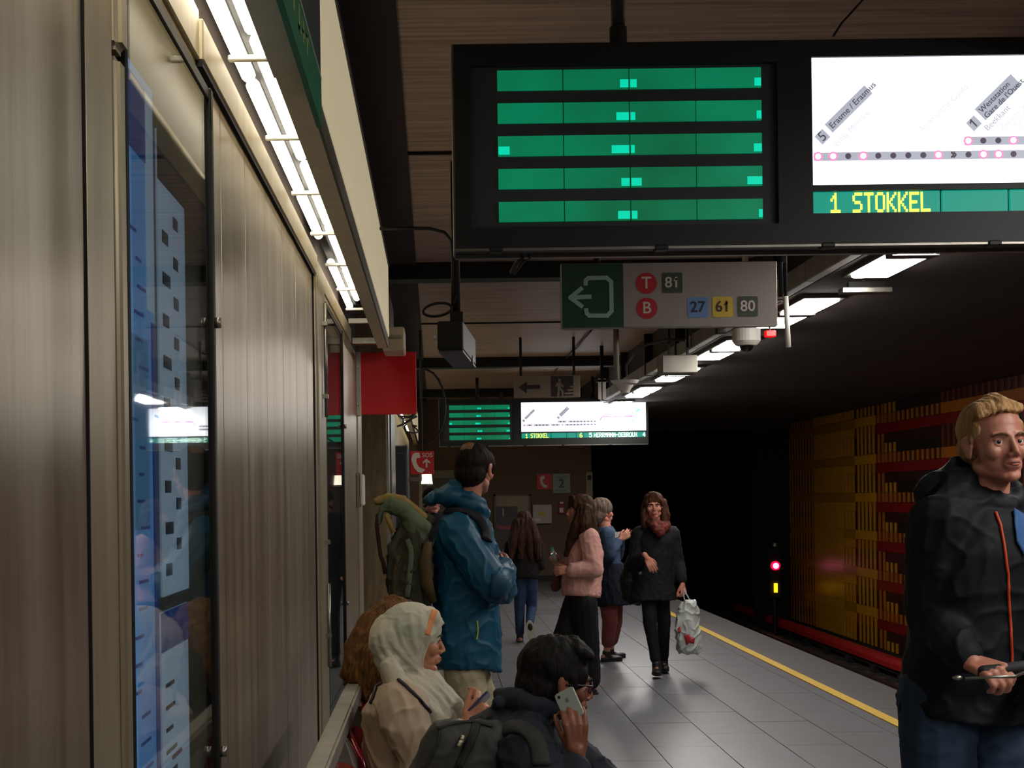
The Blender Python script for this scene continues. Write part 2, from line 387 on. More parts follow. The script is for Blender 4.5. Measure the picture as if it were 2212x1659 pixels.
for (a, b, z) in zones:
    for r in range(25):
        if z == 2 and r < 24 and r % 4: continue
        hgt = RH * (3 if z == 2 and r % 4 == 0 else 1)
        cc = ztab[z][r % 4]
        if z == 2 and r % 4 == 0:
            MB().box((6.935, a + .004, Z0 + RH*r + .002), (6.95, b - .004, Z0 + RH*(r+3) - .002)).build('panel', pal['yellow'], rw)
            if r + 3 < 25: MB().box((6.935, a + .004, Z0 + RH*(r+3) + .002), (6.95, b - .004, Z0 + RH*(r+4) - .002)).build('panel', pal['yellow' if r < 10 else 'ochre'], rw)
            continue
        if z == 2: continue
        MB().box((6.935, a + .004, Z0 + RH*r + .002), (6.95, b - .004, Z0 + RH*(r+1) - .002)).build('panel', pal[cc], rw)
    if a < 13: continue
    n = int((b - a) / .2 + .5)
    for i in range(n):
        y = a + .2 * (i + .5)
        for p in range(7):
            for (r0, r1, cn) in slatrule[z]:
                q0 = p*4 + r0; q1 = min(p*4 + r1, 25)
                if q0 >= 25: continue
                w = {1: .07, 9: .13}.get(z, .085)
                sl.append((y, w, Z0 + RH*q0 + .003, Z0 + RH*q1 - .003, cn))
sl.sort(key=lambda s: s[0])
for k, (y, w, z0, z1, cn) in enumerate(sl):
    if k < 300: MB().box((6.925, y - w/2, z0), (6.936, y + w/2, z1)).build('slat', pal[cn], rw)
rest = {}
for s_ in sl[300:]: rest.setdefault(s_[4], MB()).box((6.925, s_[0] - s_[1]/2, s_[2]), (6.936, s_[0] + s_[1]/2, s_[3]))
for k, mb in rest.items():
    o = mb.build('slat_field', pal[k], rw); o['kind'] = 'stuff'

# ------------------------------------------------------------------ left wall
lw = struct(MB().box((-.9, -4, 0), (-.60, 25.9, 3.4)).build('wall_left', M_conc2))
def panel(y0, y1, z0=.08, z1=2.6, x=-.55, m=None, name='panel'):
    return MB().box((-.6, y0 + .002, z0), (x, y1 - .002, z1)).build(name, m or M_wall, lw, bevel=.003)
for y0, y1 in ((-4, -2.6), (-2.6, -1.2), (-1.2, .5), (.5, 1.6), (1.6, 2.2)): panel(y0, y1)
# upright steel posts beside the poster case
panel(2.2, 2.39, x=-.545, m=M_post, name='post'); panel(2.197, 2.203, x=-.545, m=M_gap, name='seam')
MB().box((-.6, 2.395, .05), (-.535, 2.45, 2.325)).build('post', M_post, lw, bevel=.01, seg=3)
MB().box((-.6, 2.39, 2.335), (-.53, 2.455, 2.75)).build('post', M_post, lw, bevel=.012, seg=3)
panel(2.46, 3.5, x=-.555, m=M_post, name='post')
py = [3.5, 3.64, 4.11, 4.6, 5.1, 5.6, 6.05, 6.37]
for a, b in zip(py, py[1:]): panel(a, b)
fr = MB(); fr.box((-.6, 3.3, 2.6), (-.535, 6.5, 2.7)).box((-.6, 6.38, .1), (-.54, 6.44, 2.6))
fr.build('frame', M_post, lw, bevel=.004)
MB().box((-.6, 3.3, 2.585), (-.538, 6.4, 2.6)).box((-.6, 6.365, .1), (-.543, 6.38, 2.6)).build('seam', M_gap, lw)
MB().box((-.60, -4, 2.6), (-.545, 3.3, 2.72)).box((-.60, 6.44, 2.6), (-.545, 9.3, 2.70)).build('frame', M_post, lw, bevel=.004)
panel(6.44, 6.85, x=-.53, m=M_post, name='post'); panel(6.85, 9.9)
for z in (.9, 1.35, 2.05, 2.4): MB().box((-.53, 6.66, z - .01), (-.505, 6.70, z + .01)).build('hinge', M_steel, lw)
for z0, z1 in ((.75, 1.15), (1.95, 2.5)): MB().cyl((-.515, 6.68, z0), (-.515, 6.68, z1), .009).build('hinge_rod', M_steel, lw, smooth=True)
panel(9.9, 10.4, x=-.54, m=M_post, name='post'); panel(10.4, 10.95, x=-.57, m=M_steel); panel(11.6, 13.4, x=-.5, m=M_steel); panel(13.4, 14.0, x=-.47, m=M_post, name='post')
panel(15.2, 18.4, x=-.45, m=M_cream); panel(18.4, 25.9, x=-.45, m=M_cream)
pl = struct(MB().box((-.75, 11.0, 0), (-.37, 11.6, 3.4)).build('trim_2', M_stone, bevel=.01))
MB().box((-.385, 11.02, 0), (-.362, 11.35, 2.5)).build('corner_plate', M_steel, pl)
MB().box((-.395, 11.7, 0), (-.36, 12.9, 3.3)).build('steel_panel', M_steel, pl)
ihm = thing('help_handle', 'small white upright handle plate on the steel wall by the stone pillar', 'handle', (-.52, 9.7, 1.5))
MB().box((-.55, 9.72, 1.5), (-.52, 9.80, 1.74)).build('backplate', M_steel, ihm, bevel=.004)
MB().box((-.52, 9.70, 1.51), (-.49, 9.80, 1.73)).build('cover', M_white, ihm, bevel=.01)

# poster cases on the left wall
# a faint glow is added to the prints so they show behind the glass
M_pblue = mat('print_blue', '#5e94c4', .5, 0, .12, 3, emit='#3f78b4', estr=.28); M_pnavy = mat('print_navy', '#12306e', .5, emit='#10357e', estr=.2); M_ppale = mat('print_pale', '#aebfcc', .5, 0, .1, 4, emit='#8fb0cc', estr=.2)
M_pdark = mat('print_dark', '#1a2230', .5); M_pred = mat('print_red', '#7d2a35', .5); M_back = mat('case_back', '#5b5b4c', .5, .3, .2, 4)
M_pteal = mat('print_teal', '#4a7ea0', .6, emit='#3a7098', estr=.22)
def case(y0, y1, z0, z1, label):
    t = thing('poster_case', label, 'display case', (-.55, (y0+y1)/2, z0))
    MB().box((-.555, y0, z0), (-.551, y1, z1)).build('back_board', M_back, t)
    f = MB().box((-.555, y0, z0), (-.534, y0 + .012, z1)).box((-.555, y1 - .03, z0), (-.522, y1, z1)).box((-.555, y0 + .012, z0), (-.527, y1 - .03, z0 + .03)).box((-.555, y0 + .012, z1 - .03), (-.527, y1 - .03, z1))
    f.build('frame', M_dark, t, bevel=.003)
    MB().box((-.534, y0 + .0125, z0 + .031), (-.531, y1 - .0305, z1 - .031)).build('pane', M_glass, t)
    for zz in (1.98, .95): MB().cyl((-.522, y1 - .012, zz), (-.508, y1 - .012, zz), .013).build('lock', M_steel, t, smooth=True)
    return t
t = case(2.455, 3.35, .55, 2.54, 'large glass poster case with blue network map near the camera, nearest on the left wall')
pp = MB().box((-.551, 2.48, .60), (-.547, 2.74, 2.36)).build('map_poster', M_pblue, t)
for a, b, c, d, m in ((2.49, 2.66, 2.20, 2.34, M_pnavy), (2.66, 2.73, 1.92, 2.34, M_ppale), (2.70, 2.735, 1.0, 1.90, M_pnavy), (2.50, 2.66, 1.5, 1.86, M_pteal)):
    MB().box((-.547, a, c), (-.5455, b, d)).build('print', m, pp)
ln = MB()
for k in range(26):
    ya = 2.50 + random.random() * .1; z = .8 + k * .05; ln.box((-.5465, ya, z), (-.545, ya + .04 + random.random() * .05, z + .006))
ln.build('print_lines', M_pnavy, pp)['kind'] = 'stuff'
pp = MB().box((-.551, 2.78, 1.36), (-.547, 3.08, 2.30)).build('timetable_poster', M_ppale, t)
ln = MB()
for k in range(9): ln.box((-.547, 2.82, 1.40 + k*.085), (-.5455, 2.88 + .02 * (k % 2), 1.425 + k*.085)); ln.box((-.547, 2.94, 1.45 + k*.085), (-.5455, 2.99, 1.475 + k*.085))
ln.build('print_lines', M_pdark, pp)['kind'] = 'stuff'
MB().box((-.547, 2.78, 2.2), (-.5455, 3.08, 2.30)).build('print_header', M_pdark, pp)
pp = MB().box((-.551, 2.76, .62), (-.547, 3.06, 1.33)).build('timetable_poster', M_ppale, t)
MB().box((-.547, 2.76, 1.25), (-.5455, 3.06, 1.33)).build('print_header', M_pnavy, pp)
ln = MB()
for k in range(12): ln.box((-.547, 2.80, .68 + k*.045), (-.5455, 2.84 + .1*random.random(), .688 + k*.045))
ln.build('print_lines', M_pdark, pp)['kind'] = 'stuff'
MB().box((-.547, 2.86, 1.02), (-.545, 2.96, 1.028)).box((-.547, 2.86, .88), (-.545, 2.96, .888)).build('print_lines', M_pred, pp)['kind'] = 'stuff'
t = case(6.9, 8.1, .35, 2.54, 'tall dark glass case farther along the left wall, by the steel post with hinges')
pp = MB().box((-.551, 6.95, .4), (-.547, 8.0, 2.4)).build('back_panel', M_dark, t)

# ------------------------------------------------------------------ soffit with fluorescent tubes and fascia
def soffit(y0, y1, label, zb=0):
    t = thing('light_soffit', label, 'soffit', (-.45, y0, 2.55))
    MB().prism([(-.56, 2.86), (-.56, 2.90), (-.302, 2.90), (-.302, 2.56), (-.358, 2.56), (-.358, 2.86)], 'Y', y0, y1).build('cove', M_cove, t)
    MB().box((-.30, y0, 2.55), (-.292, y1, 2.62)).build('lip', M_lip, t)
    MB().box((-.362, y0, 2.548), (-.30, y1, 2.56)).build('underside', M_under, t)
    n = max(1, round((y1 - y0) / .82)); w = (y1 - y0) / n
    for k in range(n):
        MB().box((-.30, y0 + w*k + .004, 2.622), (-.286, y0 + w*(k+1) - .004, 3.08)).build('panel', M_fascia_glow, t, bevel=.002)
    MB().box((-.34, y0, 3.08), (-.28, y1, 3.105)).box((-.5, y0, 2.84), (-.34, y1, 3.25)).build('top_trim', M_dark, t)
    return t
s1 = soffit(-2.0, 9.15, 'long cream light soffit with fluorescent tubes along the left wall')
def fluor(x, y0, y1, t):
    MB().cap((x, y0 + .04, 2.79), (x, y1 - .04, 2.79), .021, n=12).build('tube', M_tube, t, smooth=True)
MB().box((-.555, -2, 2.84), (-.36, 9.1, 2.86)).box((-.502, -2, 2.80), (-.486, 9.1, 2.84)).build('tray', M_gap, s1)
for y in [-1.9 + 1.5*k for k in range(5)] + [5.62]: fluor(-.526, y, y + (1.48 if y < 5 else .9), s1)
for y in [-1.7 + 1.35*k for k in range(5)] + [5.1, 6.25, 7.45]: fluor(-.462, y, y + (1.32 if y < 5 else 1.1), s1)
fluor(-.526, 7.2, 8.9, s1)
for k in range(-4, 7):
    y = 3.77 + .83 * k
    MB().box((-.545, y - .012, 2.745), (-.36, y + .012, 2.76)).build('crossbar', M_white, s1, bevel=.003)
MB().box((-.545, 9.02, 2.70), (-.36, 9.06, 2.73)).build('crossbar', M_white, s1)
MB().box((-.358, -1, 2.525), (-.283, 3.2, 2.546)).build('sign_base', M_under, s1)
M_green = mat('sign_green', '#007a55', .35); M_slate = mat('sign_slate', '#2c3c44', .4); M_glyph = mat('sign_lettering', '#9fae6c', .5)
ls = thing('line_sign', 'dark slate and green direction board mounted on the soffit front', 'sign', (-.28, 1.5, 2.62))
MB().box((-.281, -.5, 2.595), (-.269, 3.45, 3.07)).build('board', M_slate, ls, bevel=.002)
MB().box((-.281, -.5, 2.475), (-.268, 3.45, 2.595)).build('green_band', M_green, ls)
MB().box((-.272, -.5, 2.595), (-.267, 3.45, 2.60)).build('white_line', M_white, ls)
g = MB()
for k, y in enumerate((2.6, 2.67, 2.75, 2.86, 2.95, 3.04)): g.box((-.268, y, 2.525), (-.2665, y + .02, 2.575)).box((-.268, y, 2.525 + .02 * (k % 3)), (-.2665, y + .05, 2.533 + .02 * (k % 3)))
g.build('lettering', M_glyph, ls)
s2 = soffit(13.6, 25.4, 'distant cream light soffit with bright tubes and loose cables beyond the stone pillar')
for y in [13.8 + 1.4*k for k in range(8)]:
    fluor(-.40, y, y + 1.2, s2); fluor(-.46, y + .3, y + 1.4, s2)
MB().box((-.545, 13.6, 2.84), (-.42, 25.4, 2.86)).build('tray', M_gap, s2)
for k in range(7):
    y = 13.7 + .9*k; x = -.34 + .02 * (k % 3)
    MB().tube([Vector((x - .1*sin(a*3 + k), y + .9*a/3, 2.72 - .14*sin(a) * (1 + k % 2))) for a in [j*pi/8 for j in range(9)]], .012, 6).build('cable', M_cable, s2, smooth=True)
MB().tube([Vector((-.1 + .22*cos(a), 14.2, 2.5 + .38*sin(a))) for a in [-1.6 + j*.3 for j in range(12)]], .012, 6).build('cable', M_cable, s2, smooth=True)
MB().box((-.43, 13.7, 2.3), (-.40, 13.9, 2.56)).build('ballast_box', M_white, s2)
wb = thing('junction_box', 'cream metal box behind the end of the soffit, above the blank red sign', 'box', (-.24, 9.4, 2.6))
MB().box((-.34, 9.4, 2.56), (-.19, 9.8, 2.72)).build('body', M_cream, wb, bevel=.01)
MB().box((-.34, 9.38, 2.64), (-.21, 9.4, 2.66)).build('latch', M_steel, wb); MB().box((-.548, 9.5, 2.62), (-.33, 9.6, 2.66)).build('arm', M_steel, wb)
# blank red sign facing the platform
rs = thing('blank_red_sign', 'plain red projecting sign on the left wall, facing along the platform', 'sign', (-.34, 9.9, 2.15))
MB().box((-.12, 9.9, 2.158), (-.518, 9.93, 2.602)).build('board', M_red, rs, bevel=.003)
MB().box((-.55, 9.88, 2.15), (-.515, 9.95, 2.605)).build('mount', M_white, rs, bevel=.004)
for z in (2.22, 2.5): MB().cyl((-.533, 9.875, z), (-.533, 9.882, z), .006).build('screw', M_steel, rs)
# ------------------------------------------------------------------ ceiling lamps in a row over the platform edge
M_tray = mat('cable_tray', '#8b867c', .6, .2, .3, 5); M_housing = mat('lamp_housing', '#4c4a47', .6, .2)
def lamp(y0):
    t = thing('ceiling_lamp', 'grey strip lamp with two lit diffusers hung over the platform edge', 'lamp', (2.72, y0, 2.9), 'strip lamps in the row over the platform edge')
    MB().box((2.57, y0 - .06, 2.905), (2.87, y0 + 1.60, 2.93)).build('housing', M_housing, t, bevel=.004)
    for k in (0, .82):
        MB().prism([(2.595, 2.905), (2.60, 2.889), (2.61, 2.884), (2.82, 2.884), (2.83, 2.889), (2.835, 2.905)], 'Y', y0 + k, y0 + k + .66).build('diffuser', M_lamp, t)
    MB().box((2.585, y0 + .67, 2.882), (2.85, y0 + .79, 2.905)).build('divider', M_housing, t)
    return t
l0 = lamp(7.12)
LL = {1: 'lit strip lamp over the platform edge just right of the exit sign and white tube', 2: 'lit strip lamp partly behind the dome camera, third in the row', 3: 'lit strip lamp right beside the plain grey metal box', 4: 'farthest lit strip lamp of the row, above the right end of the far display',
      -1: 'strip lamp above and behind the nearest departure display', -2: 'strip lamp high over the fair-haired young man, above the frame', -3: 'strip lamp over the platform edge beside the camera', -4: 'strip lamp behind the camera, next to the end of the row', -5: 'last strip lamp behind the camera by the back wall'}
l0['label'] = 'lit strip lamp just below the lower right edge of the nearest display'
LL[5] = 'strip lamp hidden right behind the far departure display'; LL[6] = 'strip lamp nearest to the end wall, behind the far display'
for k in (-4, -3, -2, -1, 1, 2, 3, 4, 5):
    copy_tree(l0, (0, 2.54 * k, 0))['label'] = LL[k]
ty = thing('cable_tray', 'grey metal cable duct running beside the row of strip lamps', 'cable tray', (2.45, 0, 2.93))
for a_, b_ in ((-3.9, -2), (-2, 0), (0, 2), (2, 4.5), (5.0, 7), (7, 9), (9, 11), (11, 13), (13, 15), (15, 17), (17, 19), (19, 20.2)): MB().box((2.42, a_ + .01, 2.93), (2.495, b_ - .01, 3.06)).build('duct', M_tray, ty, bevel=.006); MB().box((2.41, a_ + .8, 2.92), (2.495, a_ + .86, 3.4)).build('hanger', M_dark, ty)
sb = thing('sensor_bar', 'flat white metal bar under the strip lamps, right of the exit sign', 'bar', (3.0, 8.9, 2.8))
a = Wp(1815, 628, 8.9); MB().box((a.x, 8.85, a.z - .02), (a.x + .32, 8.95, a.z + .015)).build('body', M_steel, sb, bevel=.004)
MB().box((a.x + .05, 8.88, a.z + .015), (a.x + .28, 8.93, 2.905)).build('bracket', M_dark, sb)
a = Wp(1697, 640, 8.3); b = Wp(1703, 750, 8.3)
wp = thing('white_post', 'short white tube hanging vertically right of the exit sign', 'post', (b.x, 8.3, b.z))
MB().cyl(a, b, .016, n=12).build('tube', M_white, wp, smooth=True)
MB().cyl(Vector((a.x, 8.3, 3.4)), a, .012, n=10).build('rod', M_dark, wp, smooth=True)
rl = thing('red_light', 'small glowing red light behind the dome camera', 'light', Wp(1664, 721, 10.3))
M_redglow = mat('red_glow', '#ff1010', .4, emit='#ff1414', estr=.35)
a = Wp(1664, 721, 10.3); MB().box((a.x - .04, 10.28, a.z - .025), (a.x + .04, 10.34, a.z + .025)).build('lens', M_redglow, rl, bevel=.008)
MB().cyl((a.x, 10.32, a.z), (a.x, 10.32, 3.4), .008).build('rod', M_dark, rl)

# ------------------------------------------------------------------ departure display (front, then a copy far away)
M_lcdg = mat('led_green', '#00e07a', .5, var=0, emit='#00925c', estr=GREEN_E)
def glow_green():
    m = M_lcdg; nt = m.node_tree; b = nt.nodes['Principled BSDF']; tc = nt.nodes.new('ShaderNodeTexCoord')
    n = nt.nodes.new('ShaderNodeTexNoise'); n.inputs['Scale'].default_value = 2.2; r = nt.nodes.new('ShaderNodeValToRGB')
    r.color_ramp.elements[0].position = .35; r.color_ramp.elements[1].position = .68
    r.color_ramp.elements[0].color = lin('#0a6a3c'); r.color_ramp.elements[1].color = lin('#009a68')
    nt.links.new(tc.outputs['Object'], n.inputs['Vector']); nt.links.new(n.outputs['Fac'], r.inputs[0]); nt.links.new(r.outputs[0], b.inputs['Emission Color'])
    b.inputs['Base Color'].default_value = lin('#0c2a1e')
glow_green()
M_cyan = mat('led_cyan', '#08403a', .5, emit='#00d8b0', estr=.6)
M_map = mat('map_backlit', '#d8dde2', .5, emit='#f4f8ff', estr=SCREEN_E)
M_grey = mat('map_grey', '#8d9099', .5, emit='#9b9eaa', estr=.75); M_ink = mat('map_ink', '#3c3e46', .5, emit='#474a55', estr=.6)
M_faint = mat('map_faint', '#c8cad0', .5, emit='#b9bcc4', estr=.85); M_stop = mat('map_stop', '#443c44', .5, emit='#433c46', estr=.8)
M_pink = mat('map_lit_ring', '#e05a8a', .5, emit='#ef6f9c', estr=1); M_dotw = mat('map_lit_dot', '#ffffff', .5, emit='#ffffff', estr=2)
M_mag = mat('map_magenta', '#a03aa0', .5, emit='#a545a8', estr=.9); M_sky = mat('map_blue', '#5a8ac0', .5, emit='#6a9ac8', estr=.9); M_tealp = mat('map_green', '#3a8a80', .5, emit='#4a9a8a', estr=.9)
M_amber = mat('led_yellow', '#e8ff30', .5, emit='#f2ff4a', estr=1.2); M_lcdt = mat('led_teal', '#0a2a26', .5, emit='#0a7563', estr=1); M_pale = mat('led_white', '#e8fff0', .5, emit='#d8ffe8', estr=1.1)
FONT = {'1': ['00100','01100','10100','00100','00100','00100','11111'], 'S': ['01111','10000','10000','01110','00001','00001','11110'], 'T': ['11111','00100','00100','00100','00100','00100','00100'],
 'O': ['01110','10001','10001','10001','10001','10001','01110'], 'K': ['10001','10010','10100','11000','10100','10010','10001'], 'E': ['11111','10000','10000','11110','10000','10000','11111'],
 'L': ['10000']*6 + ['11111'], '6': ['00110','01000','10000','11110','10001','10001','01110'], '5': ['11111','10000','11110','00001','00001','10001','01110'], 'H': ['10001']*3 + ['11111'] + ['10001']*3,
 'R': ['11110','10001','10001','11110','10100','10010','10001'], 'M': ['10001','11011','10101','10101','10001','10001','10001'], 'A': ['01110','10001','10001','11111','10001','10001','10001'],
 'N': ['10001','11001','10101','10101','10011','10001','10001'], '-': ['00000','00000','00000','11111','00000','00000','00000'], 'D': ['11110','10001','10001','10001','10001','10001','11110'],
 'B': ['11110','10001','10001','11110','10001','10001','11110'], 'U': ['10001']*6 + ['01110'], 'X': ['10001','10001','01010','00100','01010','10001','10001'], '4': ['00010','00110','01010','10010','11111','00010','00010'], ' ': ['00000']*7}
DY = 4.67; SC = DY / FPX
def dsp_pt(px, py): p = Wp(px, py, DY); return p.x, p.z
def led(name, s, px0, px1, py0, py1, m, parent, y):
    """dot-matrix word filling a pixel box of the front display"""
    n = len(s); x0, z1 = dsp_pt(px0, py0); x1, z0 = dsp_pt(px1, py1); w = (x1 - x0) / (n * 6 - 1); z0 = z1 - (py1 - py0) * SC; h = (z1 - z0) / 7; mb = MB()
    for i, ch in enumerate(s):
        for r, row in enumerate(FONT[ch]):
            for c, bit in enumerate(row):
                if bit == '1': mb.box((x0 + (i*6 + c) * w - w*.04, y - .0025, z1 - (r+1)*h), (x0 + (i*6 + c + 1) * w + w*.02, y, z1 - r*h))
    return mb.build(name, m, parent)
def rect(px0, py0, px1, py1, ya, yb):
    """box whose front covers a pixel rectangle measured along the (level) display"""
    x0, z1 = dsp_pt(px0, py0); w = (px1 - px0) * SC; h = (py1 - py0) * SC
    return (x0, ya, z1 - h), (x0 + w, yb, z1)
dp = thing('departure_display', 'large black hanging departure display with green rows and route map, nearest to camera', 'display', (1.6, DY, 2.378))
X0, ZT = .082, 3.078; XR, ZB = X0 + 3.07, 2.392
hb = MB(); xg0 = Wp(1027, 140, DY).x
xm0 = 1.286; xm1 = xm0 + 1.833; zm1 = 3.02; zm0 = zm1 - .431
xa0, xa1, za0, za1 = .2, 1.105, 2.462, 3.005
zl1 = zm0 - .02; zl0 = zl1 - .075
F = DY; B = DY + .16
hb.box((X0, F + .03, ZB), (XR, B, ZT))
for a in ((X0, F, za1, XR, ZT), (X0, F, ZB, XR, za0),): pass
hb.box((X0, F, za1), (xm0 - .0, F + .03, ZT)).box((xm0, F, zm1), (XR, F + .03, ZT)).box((X0, F, ZB), (xm0, F + .03, za0)).box((xm0, F, ZB), (XR, F + .03, zl0)).box((X0, F, za0), (xa0 - .065, F + .03, za1)).box((xa1 + .065, F, za0), (xm0, F + .03, za1)).box((xm1, F, zl0), (XR, F + .03, zm1)).box((xm0, F, zl1), (xm1, F + .03, zm0))
hb.build('housing', M_black, dp)
MB().box((X0 - .006, F + .005, ZB - .004), (X0, B, ZT)).box((X0, F + .004, ZB - .008), (XR, F + .014, ZB)).box((X0, B - .03, ZB - .012), (XR, B, ZB)).build('edge_trim', M_steel, dp)
MB().box((xa0 - .065, F + .022, za0), (xa1 + .065, F + .03, za1)).build('recess_plate', M_recess, dp)
xg = Wp(1073, 150, DY).x; gw = 574 * SC / 4; zg = Wp(1073, 150, DY).z; pit = 71.2 * SC
for r in range(5):
    for c in range(4):
        MB().box((xg + c*gw + .002, F + .012, zg - r*pit - 43*SC), (xg + (c+1)*gw - .002, F + .022, zg - r*pit)).build('led_cell', M_lcdg, dp)
for r, cc in enumerate((((1, 1, 18), (2, 0, 14), (3, 1, 14)), ((1, 1, 27), (2, 0, 10), (3, 1, 10)), ((0, 0, 24), (1, 1, 38), (2, 0, 8), (3, 1, 17)), ((1, 1, 18), (2, 0, 22), (3, 1, 32)), ((1, 1, 26), (2, 0, 12), (3, 1, 8)))):
    for c, side, w in cc:
        a = xg + c*gw + .003 if not side else xg + (c+1)*gw - .003 - w*SC; z = zg - r*pit - 40*SC
        MB().box((a, F + .010, z), (a + w*SC, F + .012, z + 17*SC)).build('led_spot', M_cyan, dp)
MB().box((xm0, F + .012, zm0), (xm1, F + .03, zm1)).build('route_map', M_map, dp)
mp_ = dp.children[-1]
def disc(px, py, r, m, y, name='stop_dot'):
    p = Wp(px, py, DY); n = 14
    return MB().prism([(p.x + r*SC*cos(2*pi*k/n), p.z + r*SC*sin(2*pi*k/n)) for k in range(n)], 'Y', y - .001, y).build(name, m, mp_)
def bar(px0, py0, px1, py1, w, m, y, name='route_line'):
    a = Wp(px0, py0, DY); b = Wp(px1, py1, DY); d = (b - a).normalized(); n = Vector((-d.z, 0, d.x)) * w * SC / 2
    return MB().prism([((a+n).x, (a+n).z), ((b+n).x, (b+n).z), ((b-n).x, (b-n).z), ((a-n).x, (a-n).z)], 'Y', y - .001, y).build(name, m, mp_)
FM = F + .012
def sy(px, base): return base - (px - 1769) * .0128
bar(1760, 337, 2462, 328, 18, M_grey, FM); bar(2086, 303, 2462, 298, 18, M_grey, FM)
lit = {1769, 1802, 1867, 2029, 2127, 2159}; 
for k in range(22):
    px = 1769 + 32.55 * k; py = 336.5 - (px - 1769) * .013; on = any(abs(px - q) < 4 for q in lit)
    if k == 9:
        for dx in (0, 5): bar(px - 5 + dx, py - 6, px + 1 + dx, py, 4, M_stop, FM - .001, 'arrow_mark'); bar(px - 5 + dx, py + 6, px + 1 + dx, py, 4, M_stop, FM - .001, 'arrow_mark')
        continue
    if on: disc(px, py, 10, M_pink, FM - .001, 'lit_ring'); disc(px, py, 6.2, M_dotw, FM - .002, 'lit_dot')
    else: disc(px, py, 6.5, M_stop, FM - .001)
for k in range(12):
    px = 2094 + 32.55 * k; py = 302.5 - (px - 2094) * .013
    if k in (0, 3): disc(px, py, 10, M_pink, FM - .001, 'lit_ring'); disc(px, py, 6.2, M_dotw, FM - .002, 'lit_dot')
    else: disc(px, py, 6.5, M_stop, FM - .001)
x9 = 2492
for a in ((x9 + 6, 292, x9 + 22, 262), (x9 + 22, 262, x9 + 34, 254), (x9 + 34, 254, x9 + 112, 252), (x9 + 130, 252, x9 + 208, 251), (x9 + 224, 251, x9 + 318, 250)): bar(*a, 11, M_mag, FM)
for k in (0, 1, 2, 3, 6): bar(2530 + 32*k, 368, 2544 + 32*k, 368, 7, M_ink, FM)
bar(2782, 320, 2820, 285, 7, M_tealp, FM); bar(2840, 210, 2874, 182, 20, M_sky, FM); bar(2840, 150, 2858, 132, 5, M_faint, FM)
disc(2822, 230, 12, M_pink, FM, 'lit_ring'); disc(2822, 230, 6, M_dotw, FM - .001, 'lit_dot'); disc(2815, 283, 7, M_tealp, FM)
A45 = radians(44.2)
def flag(x, z, h, y, m, par, rot=0):
    c, q = cos(rot), sin(rot); P = [(.0, .0), (.0, -.16), (-.26, -.30), (-.26, -.16)]
    return MB().prism([(x + (u*c - w*q)*h, z + (u*q + w*c)*h) for u, w in P], 'Y', y - .0015, y).build('digit_flag', m, par)
def mtext(s, px, py, size, m, align='LEFT', y=FM - .001): return text('station_name', s, size * SC, Wp(px, py, DY) + Vector((0, y - .0005 - DY, 0)), m, mp_, rot=A45, ext=.0004, align=align, bold=.0002)
bar(1770, 302, 1787, 285, 25, M_grey, FM, 'line_badge'); bar(1792, 276, 1878, 191, 25, M_grey, FM, 'name_badge')
bar(2098, 273, 2115, 256, 25, M_grey, FM, 'line_badge'); bar(2120, 246, 2198, 170, 34, M_grey, FM, 'name_badge')
mtext('5', 1778.5, 293.5, 30, M_ink, 'CENTER'); mtext('1', 2106.5, 264.5, 30, M_ink, 'CENTER')
p = Wp(2106.5, 264.5, DY); flag(p.x - .25*30*SC, p.z + .25*30*SC, 30*SC*.8, FM - .001, M_ink, mp_, A45)
mtext('Erasme / Erasmus', 1796, 273, 18.8, M_ink); mtext('Weststation', 2120, 239, 17.5, M_ink); mtext("Gare de l'Ouest", 2131, 251, 17.5, M_ink)
mtext('Eddy Merckx', 1806, 312, 19, M_faint); mtext('Sint Guido', 2034, 240, 19, M_faint); mtext('Beekkant', 2132, 278, 19, M_grey); mtext('Zwarte Vijvers', 2164, 278, 19, M_faint)
mtext('Comte', 2194, 268, 19, M_faint); mtext('Graaf', 2204, 278, 19, M_faint); mtext('Anderlecht', 1990, 280, 17, M_faint)
# lower led rows
ya = F + .016; zc0, zc1 = zl0, zl1; xx = [Wp(p, 440, DY).x for p in (1749, 2036, 2183, 2330)]
step = (xm1 - xm0) / 2
cells = [(xm0 + .004, xx[1]), (xx[1] + .006, xx[2]), (xx[2] + .006, xm0 + step - .11), (xm0 + step - .104, xm0 + step)]
for a, b in cells: MB().box((a, ya, zc0), (b - .003, F + .03, zc1)).build('led_cell', M_lcdt, dp)
MB().box((xm0 + step + .004, ya, zc0), (xm1 - .004, F + .03, zc1)).build('led_cell', M_lcdt, dp)

def ledx(s, xa, xb, m):
    n = len(s); w = (xb - xa) / (n*6 - 1); h = (zc1 - zc0 - .008) / 7; mb = MB()
    for i, ch in enumerate(s):
        for r, row in enumerate(FONT[ch]):
            for c, bit in enumerate(row):
                if bit == '1': mb.box((xa + (i*6 + c)*w, ya - .0025, zc1 - .004 - (r+1)*h), (xa + (i*6 + c + 1)*w, ya, zc1 - .004 - r*h))
    return mb.build('lettering', m, dp)
x_ = lambda p: Wp(p, 440, DY).x
ledx('1', x_(1797), x_(1818), M_amber); ledx('STOKKEL', x_(1845), x_(2013), M_amber)
ledx('6', xm0 + step - .06, xm0 + step - .02, M_amber); ledx('5', xm0 + step + .08, xm0 + step + .12, M_pale)
ledx('HERRMANN-DEBROUX', xm0 + step + .15, xm1 - .13, M_pale); ledx('4', xm1 - .05, xm1 - .01, M_pale)
for px in (1067, 1308, 1387, 1430, 1790, 2150, 2500, 2800):
    x = Wp(px, 90, DY).x; MB().box((x - .02, F + .04, ZT), (x + .02, F + .1, ZT + .012)).build('clamp', M_black, dp, bevel=.004)
